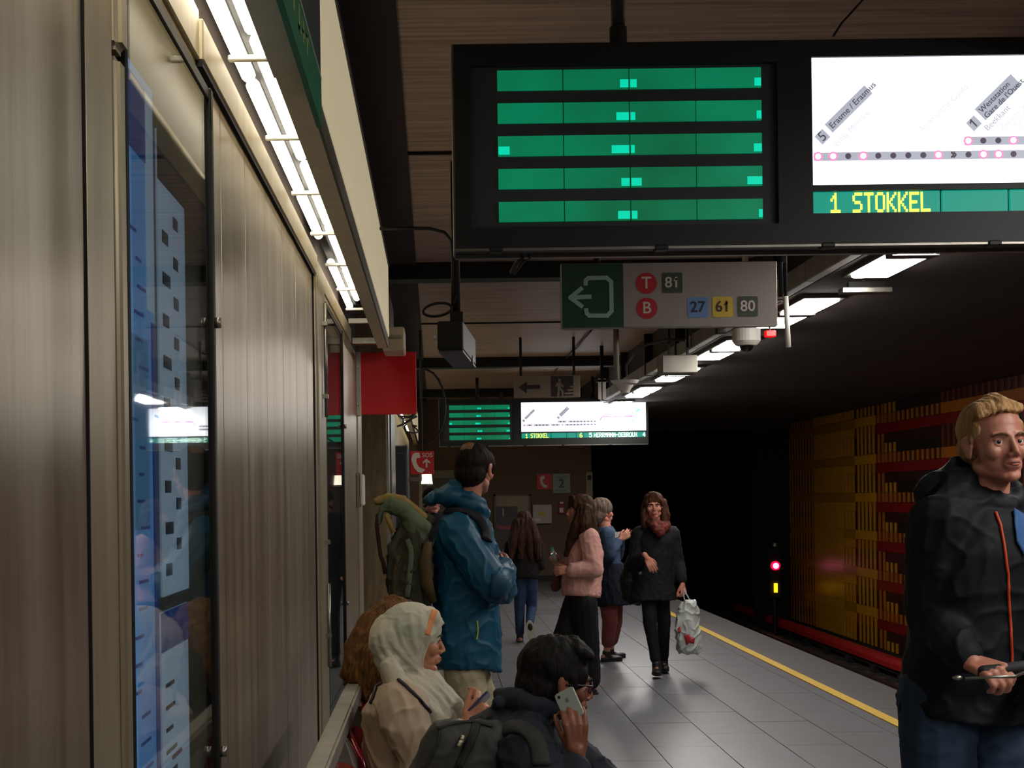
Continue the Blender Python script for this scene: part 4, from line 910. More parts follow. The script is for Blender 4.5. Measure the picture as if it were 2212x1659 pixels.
def hand_shapes(mb, wr, d, dors, side, curl=(20, 25, 15), thumb=(35, 25), spread=4, s=1.0, curls=None):
    """side 'R'/'L'; d = towards the fingers, dors = out of the back of the hand"""
    d = Vector(d).normalized(); z = Vector(dors); z = (z - d * z.dot(d)).normalized(); x = d.cross(z); t = -1 if side == 'R' else 1
    M = Matrix((x, d, z)).transposed().to_4x4(); M.translation = Vector(wr); M = M @ Matrix.Scale(s, 4)
    C_ = lambda a, b, r1, r2: mb.cap(M @ Vector(a), M @ Vector(b), r1*s, r2*s)
    C_((0, -.03, 0), (0, .01, 0), .024, .024)
    for i, (bx, L) in enumerate(((.030, .074), (.010, .082), (-.010, .077), (-.029, .060))):
        by = .090 - abs(i - 1) * .004; C_((bx*.55*t, .012, 0), (bx*t, by, .002), .014, .0105)
        a = 0; p = Vector((bx*t, by, 0)); sp = radians(spread) * (1.5 - i) * t; cc = curls[i] if curls else curl
        for k, (fr, r0, r1) in enumerate(((.45, .0092, .0085), (.30, .0085, .0078), (.25, .0078, .0066))):
            a += radians(cc[k]); dr = Vector((sin(sp) * cos(a), cos(a) * cos(sp), -sin(a))); q = p + dr * L * fr; C_(p, q, r0, r1); p = q
    p = Vector((.022*t, .022, -.008)); a = radians(thumb[0]); dr = Vector((sin(a)*t, cos(a), -.35)).normalized()
    for k, (L, r0, r1) in enumerate(((.042, .0135, .011), (.032, .0105, .0095), (.026, .0095, .0078))):
        q = p + dr * L; C_(p, q, r0, r1); p = q; a -= radians(thumb[1]); dr = Vector((sin(a)*t, cos(a), -.35 - .25*k)).normalized()
    return M
def person(label, base, J, hM, skin, vox=.006, fem=False, hands=(), group=None, hvox=None, neck_r=.053, feet=True):
    t = thing('person', label, 'person', base, group)
    mb = MB(); V = Vector
    lat1 = (J['shR'] - J['shL']).normalized(); lat0 = (J['hipR'] - J['hipL']).normalized(); sp = (J['neck'] - J['pelvis']).normalized()
    def ring(f, rx, ry, fo=0):
        la = lat0.lerp(lat1, min(max(f, 0), 1)).normalized(); dp_ = sp.cross(la).normalized()
        fw = -dp_ if dp_.dot(V(J['F'])) < 0 else dp_
        return (J['pelvis'].lerp(J['neck'], f) + fw * fo, la, dp_, rx, ry)
    J['ring'] = ring; k = .9 if fem else 1
    mb.loft([ring(-.08, .08*k, .06), ring(.0, .125*k, .08), ring(.35, .11*k, .075), ring(.75, .135*k, .09), ring(.95, .10*k, .06), ring(1.0, .06, .055)])
    for s in 'RL':
        mb.chain([(J['sh'+s], .045*k), (J['el'+s], .036*k), (J['wr'+s], .024*k)])
        mb.chain([(J['hip'+s], .06), (J['kn'+s], .043), (J['an'+s], .032)])
        f = V(J.get('toe'+s, J['F'])).normalized(); mb.cap(J['an'+s] - f*.03 - V((0, 0, .03)), J['an'+s] + f*.12 - V((0, 0, .045)), .03, .022)
    parts = [remesh(mb, max(vox, .008), 2), head_mesh(hM, J['neck'], hvox or vox, fem, neck_r)]
    if hands:
        hb = MB()
        for hnd in hands: hand_shapes(hb, *hnd[:4], **(hnd[4] if len(hnd) > 4 else {}))
        parts.append(remesh(hb, min(vox, .0045) if vox < .007 else .0055, 1))
    link('body', join_meshes(parts, 'body'), skin, t, True)
    return t
def stand(base, F, Ht, wide=1.0):
    b = Vector(base); F = Vector(F).normalized(); R = F.cross(UP).normalized(); J = {'F': F}; Z = lambda z, r=0, f=0: b + UP*z*Ht + R*r*Ht*wide + F*f*Ht
    J['pelvis'] = Z(.53); J['neck'] = Z(.835, 0, -.01)
    for s, q in (('R', 1), ('L', -1)):
        J['sh'+s] = Z(.805, q*.103, -.01); J['el'+s] = Z(.63, q*.125, -.02); J['wr'+s] = Z(.485, q*.12, .03)
        J['hip'+s] = Z(.51, q*.052); J['kn'+s] = Z(.285, q*.055, .01); J['an'+s] = Z(.045, q*.055, -.01)
    return J
def top(t, J, m, rings, sl=(.078, .062, .05), vox=.007, amp=.006, fr=9, sleeves='RL', name='jacket', seed=0, st=(1, 1, .75), extra=None, sm=3, cuff=.04):
    mb = MB(); mb.loft([J['ring'](*r) for r in rings])
    for s in sleeves:
        wr = J['wr'+s]; el = J['el'+s]; e = wr - (wr - el).normalized() * cuff
        mb.chain([(J['sh'+s], sl[0]), (J['sh'+s].lerp(el, .5), (sl[0]+sl[1])/2), (el, sl[1]), (e, sl[2])])
        mb.cap(J['sh'+s], J['pelvis'].lerp(J['neck'], .93), sl[0]*.92, sl[0]*.8)
    if extra: extra(mb)
    return blob(name, mb, m, t, vox, sm, folds(amp, fr, st, seed))
def pants(t, J, m, r=(.10, .075, .058), vox=.007, amp=.005, hip=(.15, .105), seed=3, name='trousers', end=.05, wide=0):
    mb = MB(); ring = J['ring']
    mb.loft([ring(-.02, hip[0], hip[1]), ring(.12, hip[0]*.95, hip[1]*.95), ring(.22, hip[0]*.8, hip[1]*.85)])
    for s in 'RL':
        an = J['an'+s] + (J['kn'+s] - J['an'+s]).normalized() * end
        mb.chain([(J['hip'+s] + Vector((0, 0, .01)), r[0]), (J['hip'+s].lerp(J['kn'+s], .5), (r[0]+r[1])/2), (J['kn'+s], r[1]), (an, r[2] + wide)])
    return blob(name, mb, m, t, vox, 4, folds(amp, 10, (1, 1, .8), seed))
def shoe(t, J, s, m, sole, L=.26, vox=.006, up=None, lift=0):
    f = Vector(J.get('toe'+s, J['F'])).normalized(); u = Vector(up).normalized() if up else UP; a = J['an'+s]; w = f.cross(u).normalized(); R3 = Matrix((w, f, u)).transposed()
    h = .07; c = a - u*(h - .022)
    mb = MB(); mb.ell(c + f*.0, (.040, .062, .042), R3); mb.ell(c + f*(L*.36), (.042, .085, .028), R3); mb.cap(c + u*.01, c + f*L*.3, .036, .03); mb.cap(a + u*.01, c, .040, .038)
    o = blob('shoe', mb, m, t, vox, 3)
    sb = MB(); v = []; n = 20
    for zz in (-.030, -.012):
        for k in range(n):
            q = 2*pi*k/n; v.append(c + f*(L*.2 + L*.5*cos(q)) + w*(.043*sin(q)*(1 - .12*cos(q))) + u*zz)
    sb.add(v, [(i, (i+1) % n, n + (i+1) % n, n + i) for i in range(n)] + [tuple(range(n-1, -1, -1)), tuple(range(n, 2*n))]); sb.build('sole', sole, o)
    return o
def hair(name, M, fn, m, t, vox=.005, amp=.006, fr=(60, 60, 7), sm=2, seed=0):
    mb = MB(); fn(H(mb, M), mb)
    Mi = M.inverted()
    def d(c, n):
        q = Mi @ Vector(c); return amp * noise.noise(Vector((q.x*fr[0] + seed, q.y*fr[1], q.z*fr[2]))) + amp*.5*noise.noise(q*25)
    return blob(name, mb, m, t, vox, sm, d)
M_sole = mat('pale_sole', '#b9b39f', .7); M_solek = mat('dark_sole', '#15130f', .7); M_shoek = mat('shoe_black', '#151317', .5, 0, .2)
def vx(px, py, Y): return Wp(px, py, Y)

# ---- 1: fair-haired young man with a bicycle, right edge
F = Vector((.30, -.95, 0)).normalized(); base = Vector((1.52, 3.82, 0))
J = stand(base, F, 1.83)
J['neck'] = vx(2135, 1062, 3.82); J['shR'] = vx(2032, 1135, 3.74); J['shL'] = vx(2236, 1140, 3.92)
J['elR'] = vx(2015, 1330, 3.78); J['wrR'] = vx(2092, 1428, 3.55); J['elL'] = vx(2290, 1330, 3.85); J['wrL'] = vx(2262, 1440, 3.62)
J['pelvis'] = vx(2080, 1490, 3.83); J['hipR'] = vx(2025, 1510, 3.78); J['hipL'] = vx(2150, 1510, 3.88)
J['knR'] = vx(2030, 1870, 3.72) ; J['knL'] = vx(2160, 1870, 3.80)
J['anR'] = Vector((J['knR'].x, 3.74, .08)); J['anL'] = Vector((J['knL'].x + .02, 3.86, .08))
hm = headM(vx(2148, 960, 3.80), (.16, -.99, .0), radians(3), radians(2), .98)
wr = J['wrR']; gl = vx(2205, 1462, 3.50)
boy = person('fair-haired young man in a navy jacket with orange zip, holding handlebars at the right edge', base, J, hm, M_skin, vox=.0045, hvox=.0032, neck_r=.050,
    hands=[(wr, (vx(2160, 1455, 3.47) - wr), (-.05, -.62, .78), 'R', dict(curl=(48, 62, 40), thumb=(20, 30), s=1.0)), (J['wrL'], Vector((-.3, -.9, -.1)), (0, -.3, 1), 'L', dict(curl=(50, 60, 35)))])
face_bits(hm, boy, mat('eyebrow_fair', '#7d5c3f', .8), open_=True)
M_navyj = cloth('jacket_navy', '#0e141b', .7, .25); M_bluep = cloth('jacket_blue_lit', '#3d6aa6', .55, .3, .15); M_jean = cloth('jeans_dark', '#2f4258', .8, .35, .1)
def collar(mb):
    c = J['neck']; R = F.cross(UP)
    ring_ = [c + R*.088*cos(a) + F*(.082*sin(a) - .012) + UP*(.022 + .062*(-sin(a))) for a in [2*pi*k/16 for k in range(16)]]
    for k in range(16): mb.cap(ring_[k], ring_[(k+1) % 16], .026, .026)
    mb.cap(c - F*.09 + R*.11 - UP*.0, c - F*.11 + UP*.04, .055, .06); mb.cap(c - F*.11 + UP*.04, c - F*.09 - R*.11, .06, .05)
    mb.cap(c - F*.02 + R*.06 + UP*.03, J['shR'] + UP*.03, .045, .05)
jk = top(boy, J, M_navyj, [(-.12, .20, .155, .02), (.0, .195, .15, .02), (.1, .20, .155, .02), (.4, .19, .15, .02), (.7, .20, .15, .01), (.84, .185, .13), (.91, .13, .10), (.95, .08, .06, -.02)], (.088, .075, .052), .0065, .009, 8, extra=collar, seed=5, cuff=.03)
strip('zip', jk, [(2150, 1108), (2160, 1135), (2168, 1180), (2176, 1240), (2178, 1300), (2182, 1360), (2184, 1420), (2182, 1470)], .0042, mat('orange_zip', '#d2481a', .5), boy)
def patch(name, o, pix, m, par, off=.003, sub=7):
    """thin cloth panel laid on a garment, four corner pixels"""
    (a, b, c, d) = pix; v = []; ok = True
    for i in range(sub + 1):
        for j in range(sub + 1):
            s, q = i/sub, j/sub; x = (a[0]*(1-s) + b[0]*s)*(1-q) + (d[0]*(1-s) + c[0]*s)*q; y = (a[1]*(1-s) + b[1]*s)*(1-q) + (d[1]*(1-s) + c[1]*s)*q
            h = hit(o, x, y, off); v.append(h)
    if any(h is None for h in v): print('patch miss', name); return None
    f = [(i*(sub+1) + j, (i+1)*(sub+1) + j, (i+1)*(sub+1) + j + 1, i*(sub+1) + j + 1) for i in range(sub) for j in range(sub)]
    me = bpy.data.meshes.new(name); me.from_pydata([tuple(h) for h in v], [], f); me.update(); ob = link(name, me, m, par, True)
    sd = ob.modifiers.new('s', 'SOLIDIFY'); sd.thickness = .004; sd.offset = 0; return ob
patch('lit_blue_yoke', jk, ((2188, 1100), (2215, 1120), (2212, 1205), (2192, 1170)), M_bluep, boy, .006)  # blue shoulder panel, the light on that side put into its colour
pants(boy, J, M_jean, (.108, .088, .075), .008, .006, (.165, .125))
for s in 'RL': shoe(boy, J, s, M_shoek, M_sole)
M_blond = hairmat('hair_fair', '#c7a070', '#8c6438')
def hf(h, mb):
    h.ell((0, -.026, .048), (.082, .096, .084), n=26); h.ell((0, -.05, .0), (.077, .064, .062), n=22)
    for s in (-1, 1): h.ell((s*.062, .0, .040), (.019, .042, .034)); h.cap((s*.078, .012, .02), (s*.077, .014, .002), .007, .004)
    for i in range(11):
        x = -.058 + .0116*i; zz = .016*(x + .058)/.116
        h.cap((x*.8 - .01, -.01, .132 - abs(x)*.4), (x + .004, .056 - abs(x)*.25, .116 - abs(x)*.35), .017, .014)
        h.cap((x + .004, .056 - abs(x)*.25, .116 - abs(x)*.35), (x + .016, .079 - abs(x)*.35, .098 - zz - abs(x)*.2 + .001*(-1)**i), .014, .006)
hair('hair', hm, hf, M_blond, boy, .0035, .004, (120, 16, 30), 2)
# bicycle he holds
bk_ = thing('bicycle', 'black bicycle held by the fair-haired young man, mostly outside the right edge', 'bicycle', (2.15, 3.6, 0))
M_rub = mat('rubber_grip', '#121114', .7); M_bike = mat('bike_frame', '#1c1c22', .35, .3)
ha = vx(2155, 1452, 3.49); hb_ = vx(2225, 1440, 3.5); hc = Vector((1.98, 3.42, ha.z + .04)); hd = Vector((2.35, 3.52, ha.z + .02))
MB().tube([ha - Vector((.03, 0, -.0)), ha.lerp(hb_, .5), hb_, hc, hd + Vector((-.15, 0, .01)), hd], .0125, 12).build('handlebar', M_bike, bk_, smooth=True)
MB().cap(ha - Vector((.035, 0, 0)), hb_, .0175, n=14).build('grip', M_rub, bk_, smooth=True)
MB().cap(hd - Vector((.1, 0, 0)), hd, .0175, n=14).build('grip', M_rub, bk_, smooth=True)
MB().tube([vx(2215, 1452, 3.46), vx(2190, 1462, 3.41), vx(2150, 1462, 3.405), vx(2085, 1466, 3.42)], .004, 8).build('brake_lever', M_steel, bk_, smooth=True)
MB().ell(vx(2068, 1464, 3.42), (.013, .008, .006)).build('lever_tip', M_steel, bk_, smooth=True)
st = Vector((2.08, 3.52, .98)); MB().cyl(hc.lerp(hd, .2), st, .016, n=12).cyl(st, (2.07, 3.6, .82), .022, n=14).build('stem', M_bike, bk_, smooth=True)
ax = Vector((2.06, 3.22, .34)); MB().cyl((2.07, 3.6, .82), (2.07, 3.55, .70), .02).tube([(2.02, 3.55, .72), (2.01, 3.4, .5), (2.01, 3.22, .34)], .013, 8).tube([(2.12, 3.55, .72), (2.12, 3.4, .5), (2.12, 3.22, .34)], .013, 8).build('fork', M_bike, bk_, smooth=True)
def wheel(c):
    w = MB(); w.tube([c + Vector((0, .32*cos(a), .32*sin(a))) for a in [2*pi*k/40 for k in range(40)]], .018, 10, closed=True); o = w.build('wheel', M_rub, bk_, smooth=True)
    w = MB(); w.tube([c + Vector((0, .298*cos(a), .298*sin(a))) for a in [2*pi*k/40 for k in range(40)]], .009, 8, closed=True).build('rim', M_steel, o, smooth=True)
    w = MB(); 
    for k in range(20): a = 2*pi*k/20; w.cyl(c + Vector((.02*(-1)**k, .015*cos(a), .015*sin(a))), c + Vector((0, .295*cos(a+.2*(-1)**k), .295*sin(a+.2*(-1)**k))), .0012, n=4)
    w.cyl(c - Vector((.05, 0, 0)), c + Vector((.05, 0, 0)), .015).build('spokes', M_steel, o)
wheel(Vector((2.065, 3.22, .34))); wheel(Vector((2.065, 4.28, .34)))
MB().cyl((2.07, 3.57, .76), (2.07, 3.98, .30), .018).cyl((2.07, 3.6, .80), (2.07, 4.08, .84), .015).cyl((2.07, 3.98, .30), (2.07, 4.1, .92), .016).cyl((2.03, 3.98, .30), (2.02, 4.28, .34), .009).cyl((2.11, 3.98, .30), (2.12, 4.28, .34), .009).cyl((2.05, 4.07, .8), (2.03, 4.28, .34), .008).cyl((2.09, 4.07, .8), (2.11, 4.28, .34), .008).build('frame', mat('bike_red', '#8c1a16', .35), bk_, smooth=True)
MB().ell((2.07, 4.14, .95), (.06, .13, .03)).ell((2.07, 4.02, .955), (.03, .1, .022)).build('saddle', M_rub, bk_, smooth=True)
MB().cyl((2.04, 3.98, .30), (2.10, 3.98, .30), .05, n=20).cyl((1.99, 3.98, .3), (1.99, 3.84, .22), .01).cyl((2.15, 3.98, .3), (2.15, 4.12, .38), .01).box((1.92, 3.8, .2), (2.0, 3.88, .225)).box((2.14, 4.08, .37), (2.22, 4.16, .395)).build('crank', M_steel, bk_)

# ---- 2: man with phone, seated at the bottom
F = Vector((.93, .37, 0)).normalized(); base = Vector((.0, 3.95, 0))
J = {'F': F, 'pelvis': Vector((.03, 3.97, .53)), 'neck': vx(1150, 1545, 3.95), 'shR': vx(1135, 1625, 3.78), 'shL': vx(1175, 1590, 4.12),
     'elR': vx(1205, 1790, 3.66), 'wrR': vx(1246, 1638, 3.76), 'elL': Vector((.50, 4.12, .66)), 'wrL': Vector((.62, 4.02, .70)),
     'hipR': Vector((.03, 3.88, .52)), 'hipL': Vector((.03, 4.06, .52)), 'knR': Vector((.47, 3.84, .50)), 'knL': Vector((.47, 4.14, .50)), 'anR': Vector((.43, 3.82, .09)), 'anL': Vector((.44, 4.14, .09))}
hm = headM(vx(1205, 1472, 3.93), (.975, .2, 0), radians(-10), 0, .98)
ph = person('black-haired man with glasses and dark backpack, phone held to his ear, seated nearest', base, J, hm, M_skin3, vox=.0045, hvox=.0034,
    hands=[(vx(1247, 1628, 3.765), (-.05, .02, 1), (.1, -1, .05), 'R', dict(curls=[(34, 38, 22), (26, 34, 20), (20, 30, 20), (16, 26, 18)], thumb=(26, 10), spread=2, s=.92)), (J['wrL'], Vector((.3, -.4, -.2)), (0, 0, 1), 'L')])
face_bits(hm, ph, M_browd, mat('lips_dark', '#6e3a34', .5), skin=M_skin3)
M_navy2 = cloth('coat_dark_navy', '#1b222b', .75, .2)
def col2(mb):
    c = J['neck']; R = F.cross(UP)
    for k in range(14):
        a = 2*pi*k/14; b = 2*pi*(k+1)/14; q = lambda a: c + R*.085*cos(a) + F*.085*sin(a) + UP*(.035 - .02*sin(a)); mb.cap(q(a), q(b), .028, .028)
    mb.cap(c - F*.10 + UP*.02 - R*.02, c - F*.12 + UP*.045 + R*.03, .02, .016)
jk2 = top(ph, J, M_navy2, [(-.1, .19, .15), (.2, .20, .155), (.55, .205, .155), (.8, .20, .14), (.93, .14, .11), (1.0, .09, .085)], (.092, .078, .052), .0065, .011, 8.5, extra=col2, seed=11, cuff=.035)
pants(ph, J, cloth('trousers_black', '#15151a'), (.105, .085, .07), .009, .005, (.16, .12))
for s in 'RL': shoe(ph, J, s, M_shoek, M_solek)
M_blackh = hairmat('hair_black', '#17120f', '#070606', .4)
def hf(h, mb):
    h.ell((0, -.022, .042), (.088, .103, .092), n=26); h.ell((0, -.052, -.018), (.080, .072, .075), n=22); h.ell((0, -.03, -.075), (.058, .05, .03))
    for s in (-1, 1): h.ell((s*.06, .012, .028), (.026, .055, .05)); h.cap((s*.074, .03, .0), (s*.070, .03, -.028), .012, .006)
    for i in range(7): x = -.05 + .0167*i; h.cap((x, .03, .118 - abs(x)*.4), (x*1.1 + .01, .082 - abs(x)*.4, .088), .022, .013)
hair('hair', hm, hf, M_blackh, ph, .005, .006, (70, 60, 20), 2, 3)
M_specs = mat('glasses_frame', '#2a1218', .3)
g = MB(); H(g, hm)
for s in (-1, 1):
    q = [hm @ Vector((s*(.033 + .024*cos(a)*(1)), .0985 - .012*abs(.033 + .024*cos(a))/.05, -.002 + .016*sin(a))) for a in [2*pi*k/18 for k in range(18)]]
    g.tube(q, .0022, 8, closed=True); g.tube([hm @ Vector(p) for p in ((s*.057, .087, .006), (s*.075, .075, .006), (s*.082, .03, .004), (s*.083, -.004, .0))], .0026, 8)
g.tube([hm @ Vector(p) for p in ((-.01, .1, .002), (0, .103, .005), (.01, .1, .002))], .002, 8)
g.build('glasses', M_specs, ph, smooth=True)
# phone at his ear
def slab(name, label, corners, th, m, cat='phone', nrm=(0, -1, 0)):
    a, b, c = [Vector(p) for p in corners]; u = (b - a); w = (c - a); n = u.cross(w).normalized(); n = n if n.dot(Vector(nrm)) > 0 else -n
    M = Matrix((u.normalized(), w.normalized(), n)).transposed().to_4x4(); M.translation = a; U, W_ = u.length, w.length
    t = thing(name, label, cat, (a + b + c) / 3)
    r = .008; poly = []
    for cx0, cy0, a0 in ((U - r, W_ - r, 0), (r, W_ - r, pi/2), (r, r, pi), (U - r, r, 1.5*pi)):
        for k in range(4): poly.append((cx0 + r*cos(a0 + k*pi/6), cy0 + r*sin(a0 + k*pi/6)))
    n_ = len(poly); v = [M @ Vector((x, y, -th)) for x, y in poly] + [M @ Vector((x, y, 0)) for x, y in poly]
    MB().add(v, [(i, (i+1) % n_, n_ + (i+1) % n_, n_ + i) for i in range(n_)] + [tuple(range(n_-1, -1, -1)), tuple(range(n_, 2*n_))]).build('case', m, t, bevel=.0012)
    return t, M, U, W_
tp, Mp, U, W_ = slab('phone', 'pale silver phone held against the ear of the black-haired man', (vx(1222, 1562, 3.785), vx(1262, 1541, 3.765), vx(1196, 1502, 3.815)), .007, mat('phone_silver', '#a9b3a4', .35, .2))
L = .092
MB().cyl(Mp @ Vector((.012, W_ - .012, 0)), Mp @ Vector((.012, W_ - .012, .0012)), .0045, n=12).build('camera_lens', M_iris, tp); MB().box((U/2 - .005, W_*.58, 0), (U/2 + .005, W_*.58 + .012, .0006), Mp).build('back_emblem', mat('phone_mark', '#6d776d', .4), tp, bevel=.002)
# his backpack
bp = thing('backpack', 'dark grey backpack worn by the seated man with the phone', 'backpack', vx(990, 1640, 3.93))
M_bpk = cloth('nylon_grey', '#3b3c3a', .55, .25, .1); M_strap = cloth('webbing', '#2c2c2a', .7)
mb = MB(); P = lambda x, y, d: vx(x, y, d)
mb.chain([(P(975, 1590, 3.80), .045), (P(1065, 1590, 3.84), .05)]); mb.chain([(P(975, 1585, 4.10), .045), (P(1065, 1590, 4.08), .05)])
mb.cap(P(975, 1590, 3.80), P(975, 1585, 4.10), .045, .045); mb.cap(P(1065, 1590, 3.82), P(1065, 1590, 4.08), .05, .05)
for d in (3.80, 3.95, 4.10):
    mb.cap(P(965, 1600, d), P(925, 1700, d), .06, .07); mb.cap(P(925, 1700, d), P(900, 1830, d), .07, .06); mb.cap(P(1055, 1600, d), P(1000, 1720, d), .06, .085); mb.cap(P(1000, 1720, d), P(960, 1830, d), .085, .08)
    mb.cap(P(975, 1592, d), P(1065, 1592, d), .045, .05)
bpo = blob('bag', mb, M_bpk, bp, .007, 5, folds(.008, 8, (1, 1, 1), 21))
MB().tube([P(1040, 1562, 3.84), P(1046, 1548, 3.85), P(1060, 1543, 3.88), P(1068, 1552, 3.9), P(1060, 1566, 3.92)], .009, 8).build('handle', M_strap, bp, smooth=True)
ribbon('shoulder_strap', jk2, [(1060, 1610), (1072, 1590), (1095, 1572), (1125, 1570), (1150, 1588), (1165, 1615), (1170, 1655)], .026, .008, M_strap, bp)
ribbon('top_seam', bpo, [(945, 1575), (985, 1562), (1030, 1560), (1065, 1570)], .006, .003, M_strap, bp); ribbon('front_strap', bpo, [(1030, 1562), (1022, 1590), (1005, 1625), (992, 1655)], .012, .003, M_strap, bp)
strip('piping', bpo, [(950, 1580), (948, 1600), (925, 1650), (915, 1659)], .004, M_strap, bp); strip('piping', bpo, [(1020, 1578), (1012, 1600), (985, 1659)], .004, M_strap, bp)
strip('zip_pull', bpo, [(1000, 1590), (994, 1600), (988, 1610)], .006, mat('zip_metal', '#a8a58a', .4, .6), bp, off=.008)

# ---- 3: woman in a pale headscarf
F = Vector((.985, .17, 0)).normalized(); base = Vector((-.08, 4.6, 0))
J = {'F': F, 'pelvis': Vector((-.13, 4.6, .53)), 'neck': vx(862, 1485, 4.6), 'shR': vx(865, 1525, 4.44), 'shL': vx(880, 1520, 4.76),
     'elR': vx(912, 1665, 4.36), 'wrR': vx(1010, 1570, 4.50), 'elL': vx(930, 1660, 4.82), 'wrL': vx(1000, 1555, 4.68),
     'hipR': Vector((-.12, 4.51, .53)), 'hipL': Vector((-.12, 4.69, .53)), 'knR': Vector((.34, 4.5, .52)), 'knL': Vector((.34, 4.7, .52)), 'anR': Vector((.34, 4.48, .09)), 'anL': Vector((.35, 4.7, .09))}
hm = headM(vx(893, 1384, 4.6), F, radians(-3), 0, .97)
hj = person('seated woman in a pale headscarf and beige coat looking down past her phone', base, J, hm, M_skin2, vox=.0045, hvox=.0032, fem=True, neck_r=.048,
    hands=[(vx(1008, 1560, 4.50), vx(1040, 1515, 4.53) - vx(1008, 1560, 4.50), (.5, -.7, -.2), 'R', dict(curls=[(35, 45, 25), (40, 50, 30), (45, 50, 30), (45, 50, 30)], thumb=(15, 10), s=.9)), (J['wrL'], Vector((.8, -.2, .3)), (.2, .8, -.2), 'L', dict(curl=(45, 50, 30), s=.88))])
face_bits(hm, hj, M_browd, mat('lips_rose', '#9a4a44', .4), skin=M_skin2)
mb = MB(); h = H(mb, hm)
for s in (-1, 1):
    for k in range(5): h.cap((s*(.022 + .005*k), .0855 - .001*k, .004), (s*(.023 + .006*k), .094 - .002*k, .007), .0009, .0005)
mb.build('eyelashes', M_browd, hj)
M_coat = cloth('coat_beige', '#b09c86', .9, .1); M_scarf = mat('scarf_pale', '#b9b09a', .85, 0, 0, 6, (1, 1, 1), .04, 200, col2='#a0a494')
jc = top(hj, J, M_coat, [(-.12, .17, .145, .02), (.2, .165, .135, .02), (.55, .175, .14, .02), (.8, .175, .12), (.93, .12, .09), (1.0, .075, .07)], (.082, .068, .048), .006, .013, 8, seed=31, name='coat', cuff=.03)
pants(hj, J, cloth('skirt_beige', '#a3927d'), (.10, .085, .075), .009, .004, (.155, .12), name='skirt')
for s in 'RL': shoe(hj, J, s, M_shoek, M_solek, .24)
def hj_sh(h, mb):
    h.ell((0, -.012, .042), (.092, .110, .090), n=28); h.ell((0, -.035, -.030), (.088, .082, .115), n=24)
    h.ell((0, -.085, .004), (.082, .070, .088), n=24); h.ell((0, -.07, -.06), (.078, .066, .06)); h.ell((0, -.005, -.135), (.075, .075, .048))
    h.cap((-.042, .055, .083), (.042, .055, .083), .032); h.cap((0, .076, .076), (0, .101, .062), .020, .007)
    for s in (-1, 1):
        h.ell((s*.050, .010, .034), (.043, .056, .060)); h.ell((s*.048, -.018, -.035), (.042, .050, .085)); h.ell((s*.036, -.004, -.100), (.040, .040, .035)); h.ell((s*.074, -.012, -.004), (.022, .036, .046))
        h.cap((s*.048, .086, .068), (s*.072, .040, .01), .010, .008); h.cap((s*.072, .040, .01), (s*.064, .022, -.06), .008, .008); h.cap((s*.064, .022, -.06), (s*.03, .030, -.118), .008, .010)
def drape(mb):
    for (y0, y1) in ((4.48, 4.52), (4.72, 4.68)):
        mb.chain([(vx(842, 1440, y0), .032), (vx(862, 1478, y0 - .02), .035), (vx(905, 1520, y1 - .03), .036), (vx(955, 1568, y1), .032), (vx(985, 1600, 4.58), .028)])
    mb.chain([(vx(922, 1468, 4.6), .04), (vx(952, 1500, 4.6), .042), (vx(982, 1530, 4.6), .036), (vx(990, 1590, 4.6), .03)])
    mb.chain([(vx(872, 1455, 4.6), .07), (vx(915, 1490, 4.6), .078), (vx(950, 1540, 4.6), .06)]); mb.chain([(vx(850, 1458, 4.55), .045), (vx(905, 1500, 4.55), .056), (vx(955, 1555, 4.57), .05)])
    mb.chain([(vx(846, 1435, 4.5), .03), (vx(836, 1440, 4.6), .035), (vx(846, 1435, 4.70), .03)])
mb = MB(); hj_sh(H(mb, hm), mb); drape(mb); pre = link('pre', remesh(mb, .006, 5), None)
mb = MB(); hj_sh(H(mb, hm), mb); drape(mb)
for pth in ([(846, 1322), (842, 1355), (852, 1392), (878, 1424), (906, 1450), (925, 1470)], [(862, 1315), (860, 1352), (870, 1390), (893, 1425), (914, 1445)], [(826, 1340), (822, 1370), (830, 1402), (858, 1434), (890, 1462)], [(885, 1306), (888, 1350), (896, 1390), (904, 1425)], [(812, 1360), (812, 1392), (828, 1425), (852, 1448)], [(908, 1306), (910, 1340), (910, 1380)],
            [(852, 1462), (890, 1490), (925, 1522), (960, 1565)], [(872, 1462), (910, 1490), (940, 1518), (972, 1568)], [(905, 1468), (940, 1500), (968, 1530), (985, 1562)], [(935, 1470), (962, 1500), (985, 1528), (994, 1555)]):
    pts = []
    for (p0, p1) in zip(pth, pth[1:]):
        for k in range(4): pts.append((p0[0] + (p1[0]-p0[0])*k/4, p0[1] + (p1[1]-p0[1])*k/4))
    hp = [q for q in (hit(pre, x, y, -.004) for x, y in pts) if q is not None]; n_ = len(hp)
    if n_ > 3: mb.chain([(q, .003 + .0085 * sin(pi * (k + .5) / n_)) for k, q in enumerate(hp)], 8)
bpy.data.objects.remove(pre); HC.clear()
sc_ = blob('headscarf', mb, M_scarf, hj, .0042, 3, folds(.004, 14, (1, 1, .8), 40))
ribbon('orange_band', sc_, [(939, 1318), (934, 1335), (928, 1352), (923, 1372)], .010, .0016, mat('band_orange', '#cf8450', .8), hj, .0005)
M_bstrap = mat('strap_dark', '#1e1420', .5)
strip('bag_strap', jc, [(802, 1520), (812, 1490), (822, 1470), (840, 1462), (858, 1468), (876, 1482), (900, 1505), (925, 1535), (945, 1560)], .006, M_bstrap, hj, off=.004)
tp2, Mq, U, W_ = slab('phone', 'dark blue phone in the hands of the woman in the pale headscarf', (vx(1008, 1535, 4.49), vx(1014, 1545, 4.56), vx(1052, 1490, 4.49)), .008, mat('phone_blue', '#3a3a62', .3, .2), nrm=(-.5, -.5, .7))
